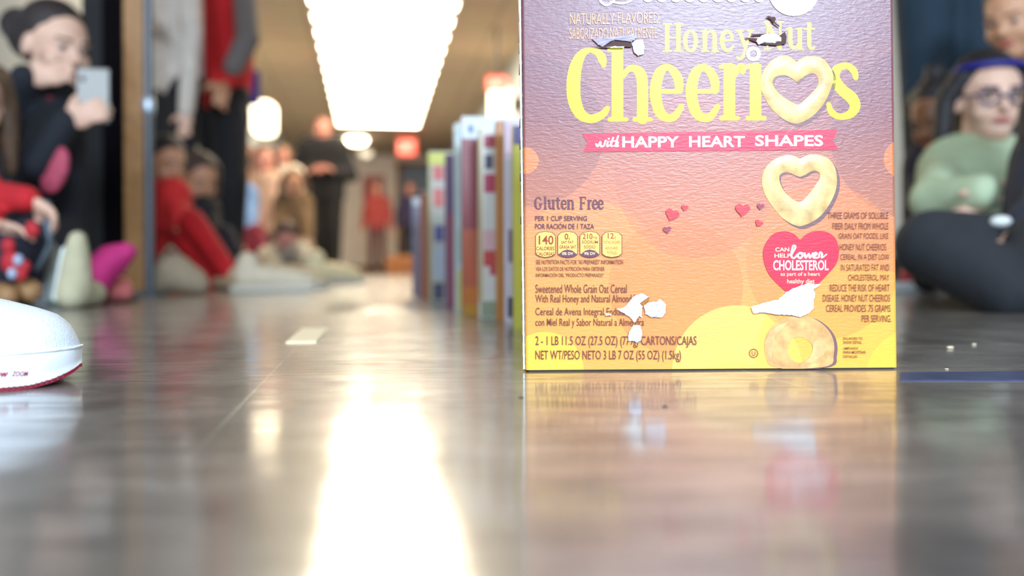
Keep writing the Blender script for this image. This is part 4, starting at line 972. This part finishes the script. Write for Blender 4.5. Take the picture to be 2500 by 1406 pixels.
t_ = empty('light_blue_shoe', FL(112, 742), 'small pale blue shoe tip on the floor left of the beige boot', 'shoe')
m_ = MB(); m_.chain([Vector((0, 0, .02)), Vector((.004, .02, .045)), Vector((.01, .03, .075))], [.018, .017, .012]); m_.fuse('shoe_upper', mat('pale_blue_canvas', (186, 196, 220), .8), t_, .004)
MB().box((-.02, -.015, 0), (.02, .05, .006)).build('shoe_sole', mat('pale_rubber', (206, 210, 204), .7), t_, bevel=.004)
# ---- pink slipper on an upright foot
pc0 = FL(250, 738); 
t_ = empty('pink_shoe', pc0, 'bright magenta slip-on shoe with toe raised beside the door edge', 'shoe')
loc = lambda px, py, dd=1.72: P(px, py, dd)-pc0
m_ = MB(); m_.chain([loc(232, 712), loc(238, 672), loc(268, 640), loc(304, 618)], [.024, .036, .030, .022]); m_.chain([loc(232, 712), loc(225, 660), loc(262, 622), loc(308, 612)], [.024, .022, .02, .018])
m_.fuse('shoe_upper', mat('magenta_felt', (178, 32, 102), .8, .08, 40), t_, .005)
m_ = MB(); m_.chain([loc(228, 728), loc(256, 690), loc(300, 650), loc(326, 612)], [.009, .010, .010, .009]); m_.fuse('shoe_sole', mat('dark_magenta_rubber', (150, 24, 84), .7), t_, .004)
pc1 = FL(282, 737)
t_ = empty('rosy_shoe', pc1, 'rounded dusty pink shoe under the magenta one', 'shoe')
loc2 = lambda px, py, dd=1.80: P(px, py, dd)-pc1
m_ = MB(); m_.ell(loc2(284, 702), (.030, .04, .028)); m_.capsule(loc2(262, 715), loc2(300, 712), .020, .020); m_.fuse('shoe_upper', mat('dusty_pink', (206, 110, 106), .8, .15, 40), t_, .005)
MB().box((-.03, -.01, 0), (.03, .05, .008)).build('shoe_sole', mat('dark_sole', (70, 40, 40), .8), t_, bevel=.003)
# ---- two adults standing behind the seated children
person('adult standing in a cream coat with dark trousers behind the seated children', (395, -150, 4.15, .23), (.3, -.9, -.2),
       dict(sl=(372, -60, 4.2), sr=(455, -55, 4.1), hl=(420, 200, 4.2), hr=(450, 205, 4.12), er=(470, 80, 4.0), wr=(455, 268, 3.98), el=(368, 60, 4.2), wl=(362, 60, 3.9), kl=(405, 440, 4.1), kr=(440, 440, 4.0), al=(405, 655, 4.1), ar=(440, 658, 4.0), tl=(405, 665, 3.95), tr=(445, 668, 3.85)),
       'fair', ((70, 50, 40), 'long'), (206, 192, 180), (24, 20, 24), (30, 26, 28), .95, .014, topname='coat')
cf = MB(); q0 = P(440, 300, 4.1)
cp = None
person('adult in a red jacket with grey sleeve and black trousers, hands clasped low', (545, -170, 4.4, .23), (.5, -.8, -.3),
       dict(sl=(498, -60, 4.5), sr=(590, -55, 4.35), hl=(520, 235, 4.45), hr=(560, 235, 4.35), er=(596, 110, 4.2), wr=(560, 196, 4.15), el=(500, 100, 4.4), wl=(530, 200, 4.15), kl=(530, 450, 4.3), kr=(568, 450, 4.2), al=(520, 650, 4.4), ar=(562, 652, 4.3), tl=(530, 668, 4.2), tr=(575, 668, 4.1)),
       'tan', ((40, 30, 26), 'short'), (186, 20, 24), (20, 16, 20), (30, 26, 28), 1.12, .014, topname='jacket',
       extras=[lambda HP, fr, hh, hard, child, j: child(MB().chain([j['sr']+Vector((.02, -.03, 0)), j['er']+Vector((.03, -.04, .02)), j['wr']+Vector((.03, -.03, .06))], [.062, .06, .052]), 'grey_sleeve', mat('grey_sleeve_cloth', (110, 100, 96), .85), .014)])
t_ = empty('blue_banner', P(618, 215, 4.9), 'narrow royal blue banner hanging beside the adult in the red jacket', 'banner')
MB().box((-.035, 0, -.10), (.035, .012, .10)).build('cloth', mat('royal_blue_cloth', (40, 44, 150), .8), t_, bevel=.004)
MB().capsule((0, .006, .10), (-.03, .006, 2.5-P(618, 215, 4.9).z), .004, .004, 8).build('cord', mat('brown_cord', (90, 60, 50), .8), t_, True)
# ---- seated children in front
person('child sitting by the steel pole in a red top and red track trousers', (408, 402, 3.15, .19), (.7, -.6, -.25),
       dict(sl=(385, 470, 3.2), sr=(428, 480, 3.1), hl=(400, 640, 3.2), hr=(430, 655, 3.1), er=(440, 560, 3.0), wr=(480, 575, 2.95), el=(385, 560, 3.1), wl=(440, 560, 3.0), kr=(470, 540, 2.95), ar=(560, 668, 2.85), kl=(455, 590, 3.0), al=(530, 690, 2.9), tr=(610, 680, 2.8), tl=(580, 700, 2.75)),
       'tan', ((26, 18, 20), 'short'), (206, 40, 40), (184, 20, 28), (206, 186, 152), .66, .011, group=None, topname='sweater')
person('child with long brown hair and black hoodie leaning over knees beside the child in red', (488, 440, 3.35, .19), (.6, -.65, -.4),
       dict(sl=(450, 520, 3.4), sr=(505, 520, 3.3), hl=(450, 650, 3.4), hr=(490, 655, 3.3), er=(530, 590, 3.2), wr=(560, 630, 3.15), el=(460, 580, 3.2), wl=(530, 630, 3.1), kr=(545, 575, 3.15), ar=(600, 680, 3.05), kl=(520, 600, 3.2), al=(560, 690, 3.1), tr=(650, 685, 3.0), tl=(620, 690, 2.95)),
       'tan', ((64, 44, 34), 'long'), (30, 26, 30), (28, 26, 34), (190, 168, 134), .66, .011, topname='hoodie', dk=1.06)
bb = FL(425, 720)
t_ = empty('beige_bag', bb, 'rounded beige cloth bag on the floor behind the steel pole', 'bag')
m_ = MB(); m_.chain([Vector((-.03, 0, .045)), Vector((.0, 0, .06)), Vector((.05, 0, .04)), Vector((.07, 0, .03))], [.045, .055, .04, .028]); m_.fuse('bag_body', mat('beige_canvas', (150, 132, 108), .9, .1, 40), t_, .006)
MB().chain([Vector((-.04, 0, .10)), Vector((-.01, 0, .135)), Vector((.03, 0, .095))], [.006, .006, .006]).fuse('bag_handle', mat('beige_strap', (120, 104, 84), .9), t_, .003)
def sneaker(px, py, d, rz, rgb, lab, grp=None, s=1):
    q = FL(px, py); q = Vector((P(px, py, d).x, d, 0))
    t_ = empty('trainer', q, lab, 'shoe', grp, rz)
    m_ = MB(); m_.chain([Vector((.0, 0, .045*s)), Vector((.06*s, 0, .048*s)), Vector((.13*s, 0, .04*s)), Vector((.19*s, 0, .032*s))], [.036*s, .034*s, .034*s, .026*s]); m_.capsule((0, 0, .05*s), (0.01*s, 0, .09*s), .036*s, .034*s)
    m_.fuse('shoe_upper', mat('upper_%d_%d_%d' % rgb, rgb, .7, .08, 30), t_, .006)
    MB().box((-.04*s, -.036*s, 0), (.215*s, .036*s, .022*s)).build('shoe_sole', mat('shoe_rubber', (196, 188, 172), .7), t_, bevel=.01)
    return t_
sneaker(596, 710, 2.6, .15, (200, 184, 158), 'pale trainer nearest in the pile of feet', None, 1.0); 
sneaker(655, 700, 3.1, -.3, (194, 170, 132), 'cream trainer lying between the seated children feet', None, 1.1)
sneaker(765, 690, 3.9, .9, (240, 222, 176), 'yellowish trainer in front of the man in black', None, 1.3)
# ---- middle distance
person('child in a light blue shirt sitting with knees up', (585, 430, 4.6, .19), (.5, -.8, -.2),
       dict(sl=(560, 480, 4.65), sr=(600, 480, 4.55), hl=(565, 640, 4.6), hr=(590, 640, 4.5), er=(610, 560, 4.4), wr=(630, 600, 4.3), el=(555, 560, 4.4), wl=(600, 600, 4.3), kr=(625, 570, 4.35), ar=(650, 670, 4.2), kl=(600, 580, 4.35), al=(625, 672, 4.2), tr=(675, 680, 4.1), tl=(650, 682, 4.1)),
       'tan', ((60, 42, 34), 'short'), (120, 156, 206), (120, 24, 44), (190, 180, 165), .8, .014, dk=1.25)
person('child in a tan sweater sitting with bare arms behind the blue shirted one', (645, 395, 5.6, .2), (.4, -.9, -.1),
       dict(sl=(622, 450, 5.65), sr=(668, 450, 5.55), hl=(632, 600, 5.6), hr=(658, 600, 5.5), er=(680, 540, 5.4), wr=(660, 590, 5.3), el=(610, 540, 5.4), wl=(640, 590, 5.3), kr=(680, 580, 5.2), ar=(690, 660, 5.0), kl=(640, 585, 5.2), al=(660, 662, 5.0), tr=(700, 672, 4.9), tl=(670, 674, 4.9)),
       'rosy', ((90, 60, 40), 'long'), (186, 150, 130), (60, 44, 44), (190, 180, 165), .9, .015, dk=1.3)
person_std('adult standing in a white shirt and pale trousers under the wall lamp', 606, 8.7, 1.32, 'rosy', ((90, 70, 50), 'short'), (222, 206, 186), (206, 190, 166), (90, 80, 70), .3)
person_std('person standing in cream clothes between the wall lamp and the man in black', 695, 8.9, 1.34, 'rosy', ((120, 90, 60), 'long'), (224, 208, 190), (214, 198, 178), (120, 60, 60), .1)
person('child in an olive brown jacket sitting in front of the man in black', (718, 450, 6.2, .21), (.2, -.9, -.1),
       dict(sl=(692, 500, 6.3), sr=(742, 500, 6.2), hl=(700, 620, 6.2), hr=(735, 620, 6.1), er=(752, 570, 6.0), wr=(740, 620, 5.9), el=(682, 570, 6.0), wl=(705, 620, 5.9), kr=(745, 600, 5.7), ar=(770, 664, 5.4), kl=(715, 600, 5.7), al=(725, 664, 5.4), tr=(785, 670, 5.2), tl=(735, 671, 5.2)),
       'tan', ((80, 60, 34), 'wide'), (110, 84, 56), (120, 96, 76), (200, 186, 160), .95, .016, topname='jacket', dk=.98)
person('small child bending forward with rosy face low beside the trainers', (700, 585, 4.7, .17), (.1, -.9, -.5),
       dict(sl=(678, 620, 4.8), sr=(722, 618, 4.7), hl=(685, 640, 5.1), hr=(715, 640, 5.1), er=(735, 650, 4.5), wr=(748, 668, 4.3), el=(665, 645, 4.6), wl=(672, 670, 4.4), kr=(738, 610, 4.6), ar=(760, 665, 4.3), kl=(650, 620, 4.6), al=(640, 668, 4.3), tr=(800, 660, 4.1), tl=(620, 678, 4.1)),
       'rosy', ((70, 44, 34), 'short'), (170, 160, 146), (186, 176, 160), (206, 190, 150), .7, .012)
person_std('man standing in black with hands clasped in front of his chest', 790, 9.7, 1.76, 'rosy', ((150, 90, 76), 'short'), (13, 11, 18), (10, 8, 11), (20, 18, 20), .1, 'clasp', vox=.014, thick=1.55)
person_std('person standing in a red top and dark trousers near the far wall', 921, 15.5, 1.62, 'rosy', ((90, 50, 40), 'long'), (150, 56, 54), (84, 48, 52), (60, 40, 40), 0)
person_std('person in dark clothes standing by the far doorway', 1003, 15.8, 1.66, 'rosy', ((60, 40, 36), 'short'), (50, 44, 74), (34, 30, 44), (50, 36, 30), .3)
wb = MB().box((-.24, -.15, 0), (.24, .15, .28)); q = P(985, 662, 13.5); q.z = 0
o = wb.build('wooden_crate', mat('orange_brown_wood', (160, 104, 52), .6, .2, 10), None, bevel=.01); o.location = q; tag(o, 'orange brown wooden crate on the floor near the far doorway', 'crate')
MB().box((-.2, -.165, .05), (.2, -.15, .23)).build('crate_panel', mat('crate_panel', (140, 84, 40), .6), o)
# ---- right side group
def headband(HP, fr, hh, hard, child, j):
    m_ = MB(); pts = [HP(.37*math.sin(a), .33*math.cos(a)-.02, .33+.05*math.cos(a)) for a in [math.radians(x) for x in range(-100, 101, 20)]]
    m_.chain(pts, [.035*hh]*len(pts), 8); hard(m_, 'headband', mat('navy_blue_band', (28, 28, 120), .5))
    g = MB()
    for s in (-1, 1):
        pts = [HP(.15*s+.11*math.cos(a), .40-.05*abs(.15*s+.11*math.cos(a)), .02+.085*math.sin(a)) for a in [2*math.pi*k/12 for k in range(13)]]
        g.chain(pts, [.014*hh]*13, 6); g.capsule(HP(.26*s, .36, .04), HP(.36*s, 0, .04), .012*hh, .012*hh, 6)
    g.capsule(HP(-.04, .42, .03), HP(.04, .42, .03), .012*hh, .012*hh, 6); hard(g, 'glasses', mat('violet_frames', (70, 60, 92), .3))
person('girl with glasses, blue headband and mint green sweater sitting with arms folded', (2415, 245, 1.88, .196), (-.12, -.97, -.12),
       dict(sl=(2318, 425, 1.9), sr=(2490, 430, 1.9), hl=(2340, 590, 1.95), hr=(2460, 600, 1.95), el=(2275, 490, 1.72), wl=(2400, 470, 1.6), er=(2530, 510, 1.75), wr=(2430, 500, 1.62),
            kl=(2300, 585, 1.76), al=(2440, 650, 1.72), kr=(2560, 580, 1.78), ar=(2400, 640, 1.8)),
       'fair', ((24, 16, 18), 'wide'), (172, 184, 150), (40, 40, 44), None, .86, .008, hands={'l': ((.9, -.1, -.2), (0, -.4, 1), .4), 'r': ((-.8, -.1, -.4), (0, -1, 0), .6)}, extras=[headband], topname='sweater', hv=.006)
# dark padded trouser leg nearest on the right
person('child in charcoal snow trousers and striped sock sitting nearest on the right', (2640, 260, 1.55, .2), (-.4, -.9, -.1),
       dict(sl=(2590, 400, 1.6), sr=(2700, 400, 1.55), hl=(2560, 640, 1.55), hr=(2680, 650, 1.5), el=(2570, 500, 1.5), wl=(2500, 560, 1.42), er=(2720, 500, 1.4), wr=(2640, 560, 1.35), kl=(2278, 600, 1.42), al=(2470, 712, 1.30), kr=(2560, 600, 1.35), ar=(2530, 730, 1.28)),
       'fair', ((40, 30, 26), 'long'), (30, 34, 50), (36, 37, 41), None, .92, .009, topname='jacket',
       dk=.955, extras=[lambda HP, fr, hh, hard, child, j: child(MB().chain([P(2400, 592, 1.36), P(2450, 575, 1.36), P(2530, 570, 1.36)], [.018, .024, .028]), 'striped_sock', mat('striped_grey_knit', (110, 122, 130), .9, .4, 45), .005),
               lambda HP, fr, hh, hard, child, j: child(MB().ell(P(2443, 541, 1.34), (.018, .014, .010)), 'white_cuff', mat('white_cuff', (220, 220, 215), .8), .004)])
ad = person('adult standing in dark teal jeans and red and white trainers behind the children', (2330, -1250, 2.5, .22), (-.2, -.95, -.1),
       dict(sl=(2180, -1050, 2.5), sr=(2470, -1050, 2.5), hl=(2255, -130, 2.5), hr=(2378, -130, 2.5), el=(2130, -750, 2.5), wl=(2140, -420, 2.45), er=(2520, -750, 2.5), wr=(2520, -420, 2.45),
            kl=(2262, 260, 2.42), kr=(2385, 240, 2.42), al=(2262, 640, 2.6), ar=(2400, 640, 2.6), tl=(2225, 690, 2.45), tr=(2400, 690, 2.45)),
       'fair', ((50, 40, 34), 'short'), (30, 50, 66), (20, 40, 54), (170, 30, 52), 1.0, .012)
sb = FL(2215, 712)
o = MB().box((-.06, -.03, .0), (.075, .05, .026)).build('trainer_sole', mat('white_rubber_sole', (226, 230, 226), .6), ad, bevel=.01); o.location = sb-ad.location
person('small child with a dark top bun looking down behind the girl in mint green', (2292, 292, 2.2, .19), (-.8, -.5, -.45),
       dict(sl=(2262, 400, 2.25), sr=(2330, 400, 2.2), hl=(2262, 600, 2.3), hr=(2330, 600, 2.25), el=(2250, 480, 2.2), wl=(2262, 560, 2.1), er=(2345, 480, 2.15), wr=(2330, 560, 2.05), kl=(2262, 560, 2.05), al=(2262, 680, 2.15), kr=(2340, 560, 2.05), ar=(2340, 680, 2.1)),
       'brown', ((22, 16, 18), 'topbun'), (36, 32, 42), (30, 28, 36), None, .66, .009)
person('child with fair skin and brown hair whose face shows at the upper right corner', (2478, 48, 2.25, .21), (-.75, -.55, -.35),
       dict(sl=(2440, 190, 2.4), sr=(2560, 190, 2.35), hl=(2460, 480, 2.4), hr=(2560, 480, 2.4), el=(2430, 320, 2.4), wl=(2460, 400, 2.35), er=(2590, 320, 2.3), wr=(2590, 440, 2.3), kl=(2460, 600, 2.3), al=(2460, 690, 2.4), kr=(2560, 600, 2.3), ar=(2560, 690, 2.4)),
       'tan', ((92, 64, 44), 'short'), (26, 26, 44), (30, 28, 36), None, .8, .009, dk=.9)
